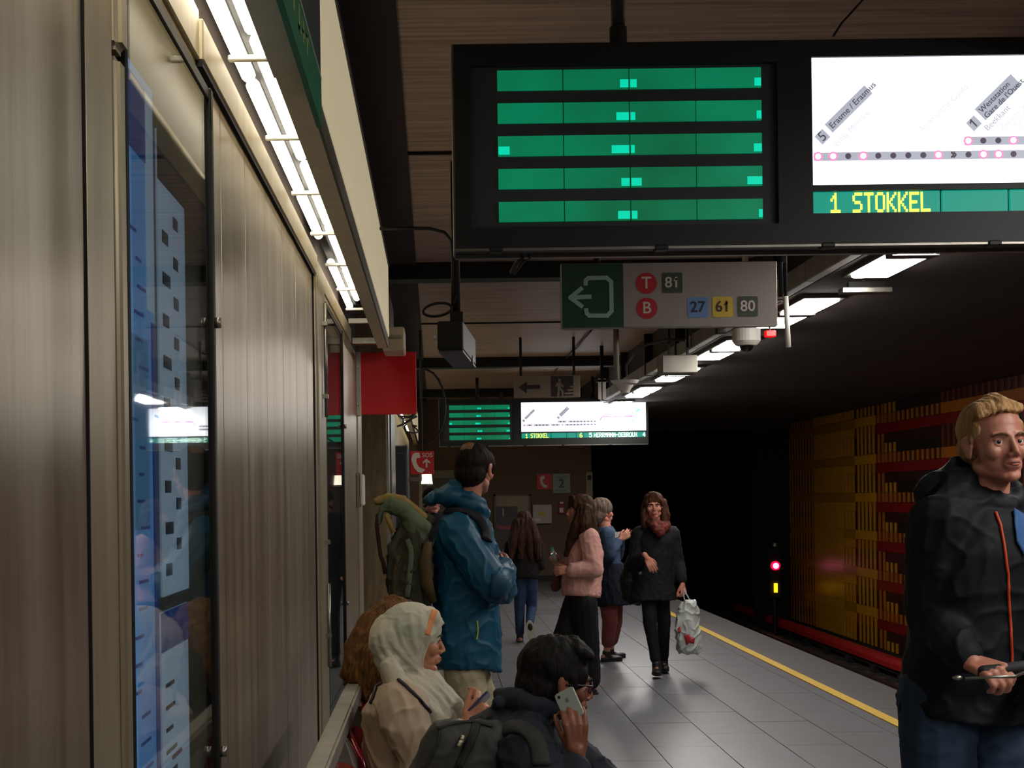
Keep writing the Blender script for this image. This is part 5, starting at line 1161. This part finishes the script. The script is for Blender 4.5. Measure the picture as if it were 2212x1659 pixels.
MB().box((.004, .008, 0), (U - .004, W_ - .008, .0008), Mq).build('screen', mat('phone_glass', '#4a4f8a', .1, emit='#3a4a8a', estr=.25), tp2)

# ---- 4: brown-haired woman behind the headscarf
F = Vector((.95, -.1, 0)).normalized(); base = Vector((-.14, 5.35, 0))
J = {'F': F, 'pelvis': Vector((-.16, 5.35, .53)), 'neck': Vector((-.13, 5.35, .97)), 'shR': Vector((-.13, 5.2, .93)), 'shL': Vector((-.13, 5.5, .93)), 'elR': Vector((-.02, 5.15, .68)), 'wrR': Vector((.18, 5.25, .66)), 'elL': Vector((-.02, 5.55, .68)), 'wrL': Vector((.18, 5.45, .66)),
     'hipR': Vector((-.16, 5.26, .53)), 'hipL': Vector((-.16, 5.44, .53)), 'knR': Vector((.3, 5.25, .52)), 'knL': Vector((.3, 5.45, .52)), 'anR': Vector((.3, 5.25, .09)), 'anL': Vector((.3, 5.45, .09))}
hm = headM(vx(862, 1365, 5.35), F, radians(-20), 0, .97)
bh = person('seated woman with long wavy brown hair, hidden behind the woman in the headscarf', base, J, hm, M_skin2, vox=.007, fem=True)
top(bh, J, cloth('sweater_dark', '#1d1612'), [(-.1, .17, .13), (.3, .16, .125), (.7, .17, .125), (.93, .12, .09), (1.0, .07, .065)], (.075, .06, .045), .009)
pants(bh, J, cloth('trousers_dark', '#16151a'), vox=.01); [shoe(bh, J, s, M_shoek, M_solek, .24) for s in 'RL']
M_brownh = hairmat('hair_brown', '#7a5228', '#33200f')
def hf(h, mb):
    h.ell((0, -.02, .04), (.092, .108, .094), n=24); h.ell((0, -.07, .0), (.085, .075, .08))
    pl_ = [vx(845, 1325, 5.33), vx(808, 1360, 5.3), vx(790, 1405, 5.28), vx(775, 1450, 5.26), vx(764, 1480, 5.26)]
    mb.chain([(p, r) for p, r in zip(pl_, (.07, .07, .075, .07, .035))]); mb.chain([(vx(850, 1370, 5.25), .07), (vx(815, 1420, 5.25), .085), (vx(800, 1470, 5.27), .08), (vx(795, 1500, 5.3), .05)])
    mb.chain([(vx(790, 1400, 5.28), .03), (vx(765, 1440, 5.26), .025), (vx(752, 1452, 5.26), .012)]); mb.chain([(vx(780, 1440, 5.28), .03), (vx(758, 1466, 5.26), .02), (vx(746, 1478, 5.26), .01)])
hair('hair', hm, hf, M_brownh, bh, .005, .010, (45, 45, 9), 2, 5)

# ---- 5: balding man in a blue jacket
F = Vector((.86, .51, 0)).normalized(); base = Vector((.17, 7.3, 0))
J = stand(base, F, 1.87)
J['pelvis'] = vx(1000, 1440, 7.3); J['neck'] = vx(1008, 1102, 7.3); J['shR'] = vx(988, 1152, 7.13); J['shL'] = vx(1010, 1145, 7.5)
J['elR'] = vx(1062, 1262, 7.02); J['wrR'] = vx(1090, 1230, 7.32); J['elL'] = vx(1080, 1270, 7.55); J['wrL'] = vx(1070, 1235, 7.28)
J['hipR'] = vx(1005, 1465, 7.22); J['hipL'] = vx(1015, 1465, 7.38); J['knR'] = Vector((.18, 7.2, .52)); J['knL'] = Vector((.23, 7.42, .52)); J['anR'] = Vector((.14, 7.2, .08)); J['anL'] = Vector((.22, 7.44, .08))
hm = headM(vx(1026, 1014, 7.3), (.48, .88, 0), radians(-2), 0, 1.16)
bm_ = person('tall balding man in a blue hooded jacket with a big backpack, arms folded', base, J, hm, M_skin, vox=.006, hvox=.004, neck_r=.058, hands=[(J['wrR'], Vector((.2, .8, .3)), (.8, -.2, 0), 'R'), (J['wrL'], Vector((-.1, -.8, .1)), (.9, 0, .1), 'L')])
face_bits(hm, bm_, M_browd)
M_teal = cloth('jacket_teal', '#0e4d68', .55, .35); M_tealD = cloth('jacket_deep', '#0d3a52', .65, .3)
def col5(mb):
    c = J['neck']; R = F.cross(UP)
    q = lambda a: c + R*.085*cos(a) + F*(.085*sin(a) + .005) + UP*(.05 - .03*sin(a))
    for k in range(16): mb.cap(q(2*pi*k/16), q(2*pi*(k+1)/16), .026, .026); mb.cap(q(2*pi*k/16) - UP*.04, q(2*pi*(k+1)/16) - UP*.04, .040, .040)
    mb.ell(vx(965, 1072, 7.24), (.08, .12, .055)); mb.ell(vx(932, 1080, 7.25), (.045, .08, .038)); mb.cap(vx(985, 1048, 7.25), vx(960, 1068, 7.25), .04, .05)
jk5 = top(bm_, J, M_teal, [(-.02, .20, .185, .02), (.15, .20, .18, .01), (.45, .195, .17, .0), (.75, .205, .175, -.01), (.9, .17, .13), (1.0, .10, .10)], (.108, .094, .072), .007, .015, 6.5, extra=col5, seed=51, cuff=.01)
strip('pocket_zip', jk5, [(1030, 1340), (1032, 1360), (1029, 1382)], .004, mat('zip_yellow', '#9aa03a', .5), bm_)
strip('drawcord', jk5, [(1038, 1118), (1046, 1135), (1052, 1150)], .004, M_steel, bm_); ribbon('dark_yoke', jk5, [(1062, 1100), (1060, 1120), (1058, 1140), (1056, 1160)], .018, .003, M_tealD, bm_, .001)
patch('elbow_panel', jk5, ((1062, 1240), (1100, 1245), (1095, 1300), (1055, 1290)), M_tealD, bm_) 
pants(bm_, J, cloth('trousers_khaki', '#a39a7c'), (.115, .085, .07), .009, .006, (.17, .13), end=.02); [shoe(bm_, J, s, M_shoek, M_solek, .29) for s in 'RL']
def hf(h, mb):
    h.ell((0, -.022, .036), (.083, .098, .086), n=24); h.ell((0, -.05, -.02), (.076, .068, .066)); 
    for s in (-1, 1): h.ell((s*.058, -.005, .04), (.027, .07, .045)); h.cap((s*.076, .03, .02), (s*.074, .03, -.02), .01, .007)
hair('hair', hm, hf, hairmat('hair_dark', '#2c1c10', '#0e0905'), bm_, .006, .004, (60, 60, 20), 2, 6)
mb = MB(); H(mb, hm).ell((0, -.052, .064), (.052, .054, .0555), n=28); mb.build('bald_patch', mat('scalp', '#94694a', .5, 0, .25, 20), bm_, smooth=True)
# his backpack
bp = thing('backpack', 'large olive hiking backpack with mustard lid worn by the man in blue', 'backpack', vx(875, 1250, 7.2))
M_ol = cloth('pack_olive', '#393828', .8, .4); M_must = cloth('pack_mustard', '#8a7440', .8, .2); M_sage = cloth('pack_sage', '#57634b', .8, .2); M_pb = cloth('pack_brown', '#4b3c22', .8, .3)
P = lambda x, y, d=7.15: vx(x, y, d)
mb = MB()
for d in (7.02, 7.15, 7.28): mb.chain([(P(898, 1158, d), .062), (P(893, 1200, d), .075), (P(888, 1260, d), .085), (P(895, 1310, d), .06)]); mb.chain([(P(870, 1200, d), .05), (P(862, 1255, d), .06), (P(870, 1300, d), .05)])
mb.chain([(P(905, 1140), .045), (P(925, 1125), .035)]); [mb.chain([(P(865, 1150, d), .02), (P(850, 1185, d), .025), (P(842, 1230, d), .02), (P(845, 1280, d), .015)]) for d in (7.0, 7.25)]; mb.chain([(P(880, 1150, 7.05), .05), (P(910, 1190, 7.03), .06), (P(915, 1240, 7.02), .06)])
bpo = blob('bag', mb, M_ol, bp, .008, 4, folds(.02, 8, (1, 1, .6), 61))
mb = MB()
for d in (7.0, 7.14, 7.28): mb.chain([(P(826, 1098, d), .022), (P(845, 1088, d), .035), (P(872, 1100, d), .045), (P(898, 1128, d), .045), (P(915, 1140, d), .04)]); mb.chain([(P(822, 1105, d), .015), (P(820, 1130, d), .012)])
for d in (7.0, 7.14, 7.28): mb.chain([(P(840, 1096, d), .028), (P(872, 1108, d), .036), (P(905, 1140, d), .04)]); mb.chain([(P(880, 1130, d), .03), (P(905, 1160, d), .04)])
blob('lid', mb, M_sage, bp, .008, 4, folds(.008, 12, (1, 1, 1), 62))
mb = MB()
for d in (7.02, 7.12, 7.22): mb.chain([(P(815, 1083, d), .020), (P(840, 1075, d), .026), (P(868, 1082, d), .028), (P(892, 1100, d), .026), (P(915, 1116, d), .022)])
blob('lid_flap', mb, M_must, bp, .008, 3, folds(.006, 12, (1, 1, 1), 63))
MB().tube([P(816, 1110, 7.0), P(814, 1135, 7.0), P(818, 1170, 7.0), P(822, 1200, 7.0), P(828, 1215, 7.0), P(832, 1240, 7.0)], .010, 8).build('side_strap', cloth('strap_maroon', '#2e1712'), bp, smooth=True)
MB().tube([P(834, 1110, 6.98), P(842, 1130, 6.98), P(850, 1150, 6.98)], .014, 8).build('lash_strap', M_must, bp, smooth=True)
ribbon('shoulder_strap', jk5, [(915, 1140), (935, 1118), (960, 1108), (990, 1104), (1015, 1110), (1036, 1124), (1046, 1145), (1050, 1170)], .032, .011, cloth('strap_black', '#141318'), bp, .010)

MB().tube([P(925, 1170, 6.96), P(918, 1215, 6.95), P(922, 1260, 6.95), P(935, 1300, 6.98)], [.02, .03, .032, .02], 10).build('side_pocket', M_pb, bp, smooth=True)
ribbon('compression_strap', bpo, [(880, 1165), (890, 1190), (886, 1230), (880, 1290)], .014, .004, M_sage, bp); ribbon('compression_strap', bpo, [(862, 1200), (850, 1240), (852, 1290)], .012, .004, M_pb, bp)

# ---- 6: person hidden behind the backpack
def simple(label, base, F, Ht, hc, hs, topm, legm, hm_, hfn, skin=M_skin, fem=True, Jmod=None, rings=None, toe=M_shoek, sole=M_solek, hands=(), sl=(.07, .055, .042), amp=.008, legr=(.085, .06, .048), name='jacket', hip=(.14, .10), end=.05, pitch=0, headF=None, skipshoe='', cuff=.04, vox=.008, lipm=M_lips):
    F = Vector(F).normalized(); J = stand(base, F, Ht)
    if Jmod: Jmod(J)
    M = headM(hc, headF or F, radians(pitch), 0, hs)
    hh = hands(J) if callable(hands) else hands
    t = person(label, base, J, M, skin, vox=.007, hvox=.005, fem=fem, hands=hh, neck_r=.048)
    face_bits(M, t, M_browd, lipm, skin=skin)
    g = top(t, J, topm, rings or [(-.10, .15, .125), (.0, .165, .13), (.3, .15, .115), (.7, .165, .12), (.9, .13, .1), (1.0, .075, .07)], sl, vox, amp, 9, name=name, seed=hash(label[:9]) % 7 if False else len(label), cuff=cuff)
    p = pants(t, J, legm, legr, vox, .004, hip, end=end)
    for s in 'RL':
        if s not in skipshoe: shoe(t, J, s, toe, sole, .24)
    if hfn: hair('hair', M, hfn, hm_, t, .006, .008, (45, 45, 8), 2, len(label))
    return t, J, M, g, p
def hshort(h, mb): h.ell((0, -.024, .045), (.086, .102, .088), n=22); h.ell((0, -.05, -.01), (.078, .07, .07))
simple('person mostly hidden between the backpack and the cream doorway, only dark hair showing', (vx(934, 1078, 13).x, 13, 0), (.3, -.95, 0), 1.70, vx(934, 1083, 13), 1.0, cloth('coat_hidden', '#1c1a1c'), cloth('trousers_hidden', '#1a1a20'), hairmat('hair_dk2', '#24170f', '#0c0806'), hshort, fem=False)

# ---- 7: girl walking away
b = Vector((vx(1135, 1388, 14.9).x, 14.9, 0))
def jm(J):
    J['pelvis'] = vx(1134, 1243, 14.9); J['neck'] = vx(1132, 1163, 14.95); J['shR'] = vx(1160, 1178, 14.93); J['shL'] = vx(1104, 1178, 14.93)
    J['elR'] = vx(1168, 1222, 14.9); J['elL'] = vx(1092, 1220, 14.9); J['wrR'] = vx(1148, 1212, 15.12); J['wrL'] = vx(1118, 1212, 15.12)
    J['hipL'] = vx(1124, 1250, 14.9); J['hipR'] = vx(1146, 1250, 14.9); J['knL'] = vx(1122, 1318, 14.95); J['knR'] = vx(1148, 1312, 15.0)
    J['anL'] = vx(1123, 1376, 14.95); J['anR'] = vx(1144, 1350, 14.78); J['toeR'] = Vector((.15, .25, -1))
M_wsneak = mat('sneaker_dark', '#1c1620', .6)
gt, GJ, GM, gg, gp = simple('girl with long brown hair walking away in a black top and blue jeans', b, (0, 1, 0), 1.5, vx(1132, 1128, 14.95), .98, cloth('top_black', '#15110f'), cloth('jeans_blue', '#2e415f', .8, .35), hairmat('hair_girl', '#4a3020', '#1e120c'),
    lambda h, mb: (h.ell((0, -.02, .04), (.088, .1, .09), n=22), h.ell((0, -.055, -.04), (.085, .06, .1)), [mb.chain([(vx(1132 + q*14, 1130, 14.85), .06), (vx(1133 + q*24, 1165, 14.82), .055), (vx(1134 + q*30, 1205, 14.82), .03)]) for q in (-1, -.3, .4, 1)]), Jmod=jm, legr=(.082, .058, .046), skipshoe='RL', hip=(.125, .1))
shoe(gt, GJ, 'L', M_wsneak, M_sole, .24); shoe(gt, GJ, 'R', M_wsneak, M_sole, .24, up=(0, 1, .2))

# ---- 8: woman in pink bomber jacket
b = Vector((vx(1240, 1490, 10.9).x, 10.9, 0))
def jm(J):
    J['pelvis'] = vx(1254, 1300, 10.9); J['neck'] = vx(1266, 1143, 10.92); J['shL'] = vx(1272, 1163, 10.76); J['shR'] = vx(1258, 1163, 11.07)
    J['elL'] = vx(1283, 1228, 10.7); J['wrL'] = vx(1229, 1231, 10.68); J['elR'] = vx(1246, 1232, 11.1); J['wrR'] = vx(1206, 1222, 11.0)
    J['hipL'] = vx(1262, 1305, 10.82); J['hipR'] = vx(1245, 1305, 10.98); J['knL'] = vx(1270, 1392, 10.85); J['knR'] = vx(1216, 1385, 10.9)
    J['anL'] = vx(1274, 1480, 10.9); J['anR'] = vx(1196, 1480, 10.9)
M_pinkj = cloth('jacket_pink', '#c8958c', .7, .12, .15)
pw, PJ, PM, pg, pp_ = simple('woman in a pale pink bomber jacket with long hair, side on', b, (-.97, -.12, 0), 1.62, vx(1252, 1103, 10.9), .98, M_pinkj, cloth('trousers_wide_black', '#121112'), hairmat('hair_pinkwoman', '#4c3018', '#160d07'),
    lambda h, mb: (h.ell((0, -.014, .046), (.090, .108, .090), n=22), h.ell((0, -.06, -.03), (.085, .065, .09)), [h.cap((q*.03, .06, .105), (q*.074, .045, .02), .02, .018) for q in (-1, 1)],
        mb.chain([(vx(1268, 1105, 10.85), .06), (vx(1276, 1135, 10.84), .055), (vx(1282, 1160, 10.83), .04), (vx(1296, 1205, 10.95), .02)]),
        mb.chain([(vx(1256, 1105, 10.8), .045), (vx(1246, 1135, 10.78), .05), (vx(1236, 1160, 10.8), .04), (vx(1222, 1198, 10.82), .018)]),
        mb.chain([(vx(1262, 1100, 10.8), .05), (vx(1262, 1135, 10.76), .055), (vx(1256, 1165, 10.8), .03)])),
    Jmod=jm, rings=[(.08, .165, .14), (.12, .175, .155), (.35, .17, .15), (.7, .18, .15), (.9, .14, .11), (1.0, .08, .08)], sl=(.085, .078, .055), legr=(.105, .092, .088), hip=(.15, .125), vox=.007, cuff=.03,
    hands=lambda J: [(J['wrL'], Vector((-.9, .3, -.1)), (-.1, -.9, .2), 'L', dict(s=.9)), (J['wrR'], Vector((-.45, -.1, .85)), (.2, .9, .1), 'R', dict(curl=(50, 55, 35), s=.9))])
hb_ = MB(); hb_.loft([PJ['ring'](.07, .165, .145), PJ['ring'](.125, .17, .15)]); hb_.build('waistband', cloth('rib_pink', '#bd8a82', .8), pw, smooth=True)
bt = thing('water_bottle', 'small clear bottle with a green cap held by the woman in pink', 'bottle', vx(1196, 1205, 10.95))
a = vx(1201, 1214, 10.96); c = vx(1193, 1188, 10.94)
MB().cyl(a, a.lerp(c, .7), .024, n=14).cyl(a.lerp(c, .7), c, .024, .012, n=14).build('body', mat('bottle_plastic', '#b9c4b4', .2, 0, trans=.5), bt, smooth=True); MB().cyl(c, c + (c - a).normalized()*.02, .013, n=12).build('cap', mat('cap_green', '#2f8a6a', .4), bt)
hbg = thing('handbag', 'dusty pink handbag hanging in front of the woman in the pink jacket', 'bag', vx(1200, 1270, 11.0))
mb = MB(); mb.chain([(vx(1203, 1240, 11.0), .035), (vx(1200, 1268, 11.0), .04)]); mb.chain([(vx(1203, 1240, 11.1), .035), (vx(1200, 1268, 11.1), .04)]); mb.cap(vx(1201, 1265, 11.0), vx(1201, 1265, 11.1), .04)
blob('bag', mb, cloth('bag_rose', '#5c3634'), hbg, .006, 3, folds(.006, 12)); MB().tube([vx(1203, 1236, 11.0), vx(1206, 1222, 11.02), vx(1208, 1236, 11.08)], .005, 6).build('handle', M_bstrap, hbg, smooth=True)

# ---- 9: grey-haired woman
b = Vector((vx(1318, 1425, 13.1).x, 13.1, 0))
def jm(J):
    J['pelvis'] = vx(1318, 1275, 13.1); J['neck'] = vx(1308, 1137, 13.1); J['shR'] = vx(1312, 1155, 12.95); J['shL'] = vx(1316, 1152, 13.25)
    J['elR'] = vx(1318, 1200, 12.92); J['wrR'] = vx(1340, 1165, 13.05); J['elL'] = vx(1335, 1200, 13.3); J['wrL'] = vx(1342, 1165, 13.2)
    J['hipR'] = vx(1312, 1280, 13.02); J['hipL'] = vx(1324, 1280, 13.2); J['knR'] = vx(1318, 1340, 13.0); J['knL'] = vx(1328, 1340, 13.2); J['anR'] = vx(1310, 1412, 13.05); J['anL'] = vx(1318, 1405, 13.3)
gw, WJ, WM, wg, wp_ = simple('grey-haired woman in denim jacket and dusty red trousers, reading a white sheet', b, (.92, .35, 0), 1.6, vx(1302, 1106, 13.1), 1.0, cloth('denim', '#3f526e', .8, .3), cloth('trousers_rose', '#7d4440', .8, .15), hairmat('hair_grey', '#8a7668', '#4a3e36'),
    lambda h, mb: (h.ell((0, -.02, .04), (.1, .115, .1), n=22), h.ell((0, -.06, -.03), (.095, .08, .085)), [h.ell((.06*cos(q), -.03 + .07*sin(q), .03 + .05*sin(3*q)), (.045, .045, .045)) for q in (0, 1, 2, 3, 4, 5)]),
    Jmod=jm, legr=(.095, .075, .065), end=.12, hands=lambda J: [(J['wrR'], Vector((.7, .2, .5)), (.2, -.8, 0), 'R', dict(s=.9)), (J['wrL'], Vector((.7, -.2, .5)), (.2, .8, 0), 'L', dict(s=.9))])
mb = MB(); mb.loft([WJ['ring'](-.24, .215, .18), WJ['ring'](.05, .20, .17), WJ['ring'](.42, .165, .14)]); blob('navy_skirt', mb, cloth('navy_skirt', '#191d2c'), gw, .008, 3, folds(.012, 9, (1, 1, .4), 71))
ws_ = thing('paper_sheet', 'small white sheet held up by the grey-haired woman', 'paper', vx(1332, 1152, 13.0))
q = [vx(1326, 1150, 13.0), vx(1341, 1148, 13.0), vx(1336, 1160, 13.0), vx(1328, 1162, 13.0)]
MB().add([p for p in q] + [p + Vector((0, .004, 0)) for p in q], [(0,1,2,3), (7,6,5,4), (0,4,5,1), (1,5,6,2), (2,6,7,3), (3,7,4,0)]).build('sheet', M_white, ws_)

# ---- 10: woman in a black coat walking towards the camera
b = Vector((vx(1420, 1455, 12.05).x, 12.05, 0))
def jm(J):
    J['pelvis'] = vx(1412, 1250, 12.05); J['neck'] = vx(1416, 1132, 12.05); J['shR'] = vx(1382, 1155, 12.05); J['shL'] = vx(1450, 1155, 12.05)
    J['elR'] = vx(1372, 1215, 12.0); J['wrR'] = vx(1396, 1204, 11.8); J['elL'] = vx(1462, 1215, 12.05); J['wrL'] = vx(1474, 1262, 11.95)
    J['hipR'] = vx(1402, 1255, 12.05); J['hipL'] = vx(1426, 1255, 12.05); J['knR'] = vx(1404, 1345, 11.95); J['knL'] = vx(1434, 1345, 12.1)
    J['anR'] = vx(1418, 1436, 11.9); J['anL'] = vx(1434, 1428, 12.25)
M_bcoat = cloth('coat_black', '#131417', .8, .2)
bw, BJ, BM, bg, bpn = simple('woman in a long black coat with dark red scarf walking towards the camera', b, (-.1, -1, 0), 1.63, vx(1412, 1094, 12.0), .95, M_bcoat, cloth('leggings_black', '#0f0f12'), hairmat('hair_auburn', '#5a3420', '#1e100a'),
    lambda h, mb: (h.ell((0, -.018, .050), (.092, .105, .088), n=22), h.ell((0, -.06, -.03), (.1, .065, .09)), [h.cap((0, .07, .11), (q*.07, .055, .03), .022, .02) for q in (-1, 1)], [mb.chain([(vx(1413 + q*17, 1085, 12.03), .035), (vx(1414 + q*21, 1112, 12.0), .04), (vx(1414 + q*22, 1136, 11.98), .03)]) for q in (-1, 1.1)]),
    Jmod=jm, rings=[(-.38, .21, .17), (-.1, .19, .15), (.35, .165, .135), (.7, .18, .135), (.9, .14, .11), (1.0, .08, .08)], sl=(.08, .066, .052), legr=(.08, .06, .045), name='coat',
    hands=lambda J: [(J['wrR'], Vector((.45, -.1, -.8)), (-.1, -1, .1), 'R', dict(curl=(15, 20, 15), s=.95)), (J['wrL'], Vector((.1, -.1, -1)), (.6, -.7, 0), 'L', dict(curl=(60, 60, 40), s=.95))])
mb = MB()
for k in range(14): q = lambda a: vx(1417, 1132, 12.0) + Vector((.075*cos(a), .085*sin(a), .03*sin(2*a))); mb.cap(q(2*pi*k/14), q(2*pi*(k+1)/14), .045, .045)
mb.chain([(vx(1412, 1135, 11.88), .04), (vx(1426, 1150, 11.88), .04)])
blob('scarf', mb, mat('scarf_red', '#7a2a1c', .8, 0, 0, 22, col2='#34120c'), bw, .007, 3, folds(.012, 16))
MB().ell(vx(1383, 1238, 11.95), (.02, .02, .02)).build('button', M_steel, bw)
bbg = thing('shoulder_bag', 'black shoulder bag at the side of the woman in the black coat', 'bag', vx(1362, 1310, 12.15))
mb = MB(); mb.chain([(vx(1364, 1215, 12.1), .06), (vx(1360, 1250, 12.1), .085), (vx(1362, 1285, 12.1), .085)]); mb.chain([(vx(1378, 1215, 12.25), .06), (vx(1376, 1285, 12.25), .085)])
blob('bag', mb, cloth('bag_black', '#101012', .5), bbg, .01, 3, folds(.014, 8)); MB().tube([vx(1362, 1210, 12.1), vx(1366, 1170, 12.0), vx(1380, 1142, 12.05), vx(1392, 1146, 12.2), vx(1388, 1200, 12.3)], .008, 6).build('strap', M_bstrap, bbg, smooth=True)
# plastic shopping bag
pb = thing('shopping_bag', 'white plastic shopping bag with red print carried by the woman in black', 'bag', vx(1488, 1416, 11.9))
M_plb = mat('plastic_bag', '#b5bab5', .35, 0, .25, 9, bump=.4, bscale=14); yb = 11.9
mb = MB(); rg = []
for px, py, w, d in ((1489, 1412, 22, .05), (1488, 1404, 27, .07), (1487, 1380, 28, .08), (1486, 1350, 26, .08), (1487, 1325, 22, .06), (1490, 1302, 15, .035), (1492, 1296, 13, .02)): rg.append((vx(px, py, yb), Vector((1, 0, 0)), Vector((0, 1, 0)), w*yb/FPX, d))
mb.loft(rg, pw=2.6); pbo = blob('bag', mb, M_plb, pb, .007, 2, folds(.022, 11, (1, 1, .5), 81))
MB().tube([vx(1480, 1300, yb - .02), vx(1476, 1285, yb), vx(1477, 1272, yb), vx(1483, 1284, yb), vx(1492, 1300, yb - .02)], .006, 6).build('handle', M_plb, pb, smooth=True)
mb = MB(); mb.chain([(vx(1473, 1302, yb), .012), (vx(1470, 1312, yb), .02), (vx(1474, 1322, yb), .02)]); mb.build('folded_corner', M_plb, pb, smooth=True)
M_pr = mat('bag_print', '#a5222c', .5)
for c in (((1478, 1372), (1490, 1370), (1494, 1382), (1484, 1394)), ((1487, 1374), (1500, 1378), (1499, 1390), (1490, 1388)), ((1464, 1358), (1470, 1352), (1472, 1364), (1466, 1368))): patch('red_print', pbo, c, M_pr, pb, .004, 3)
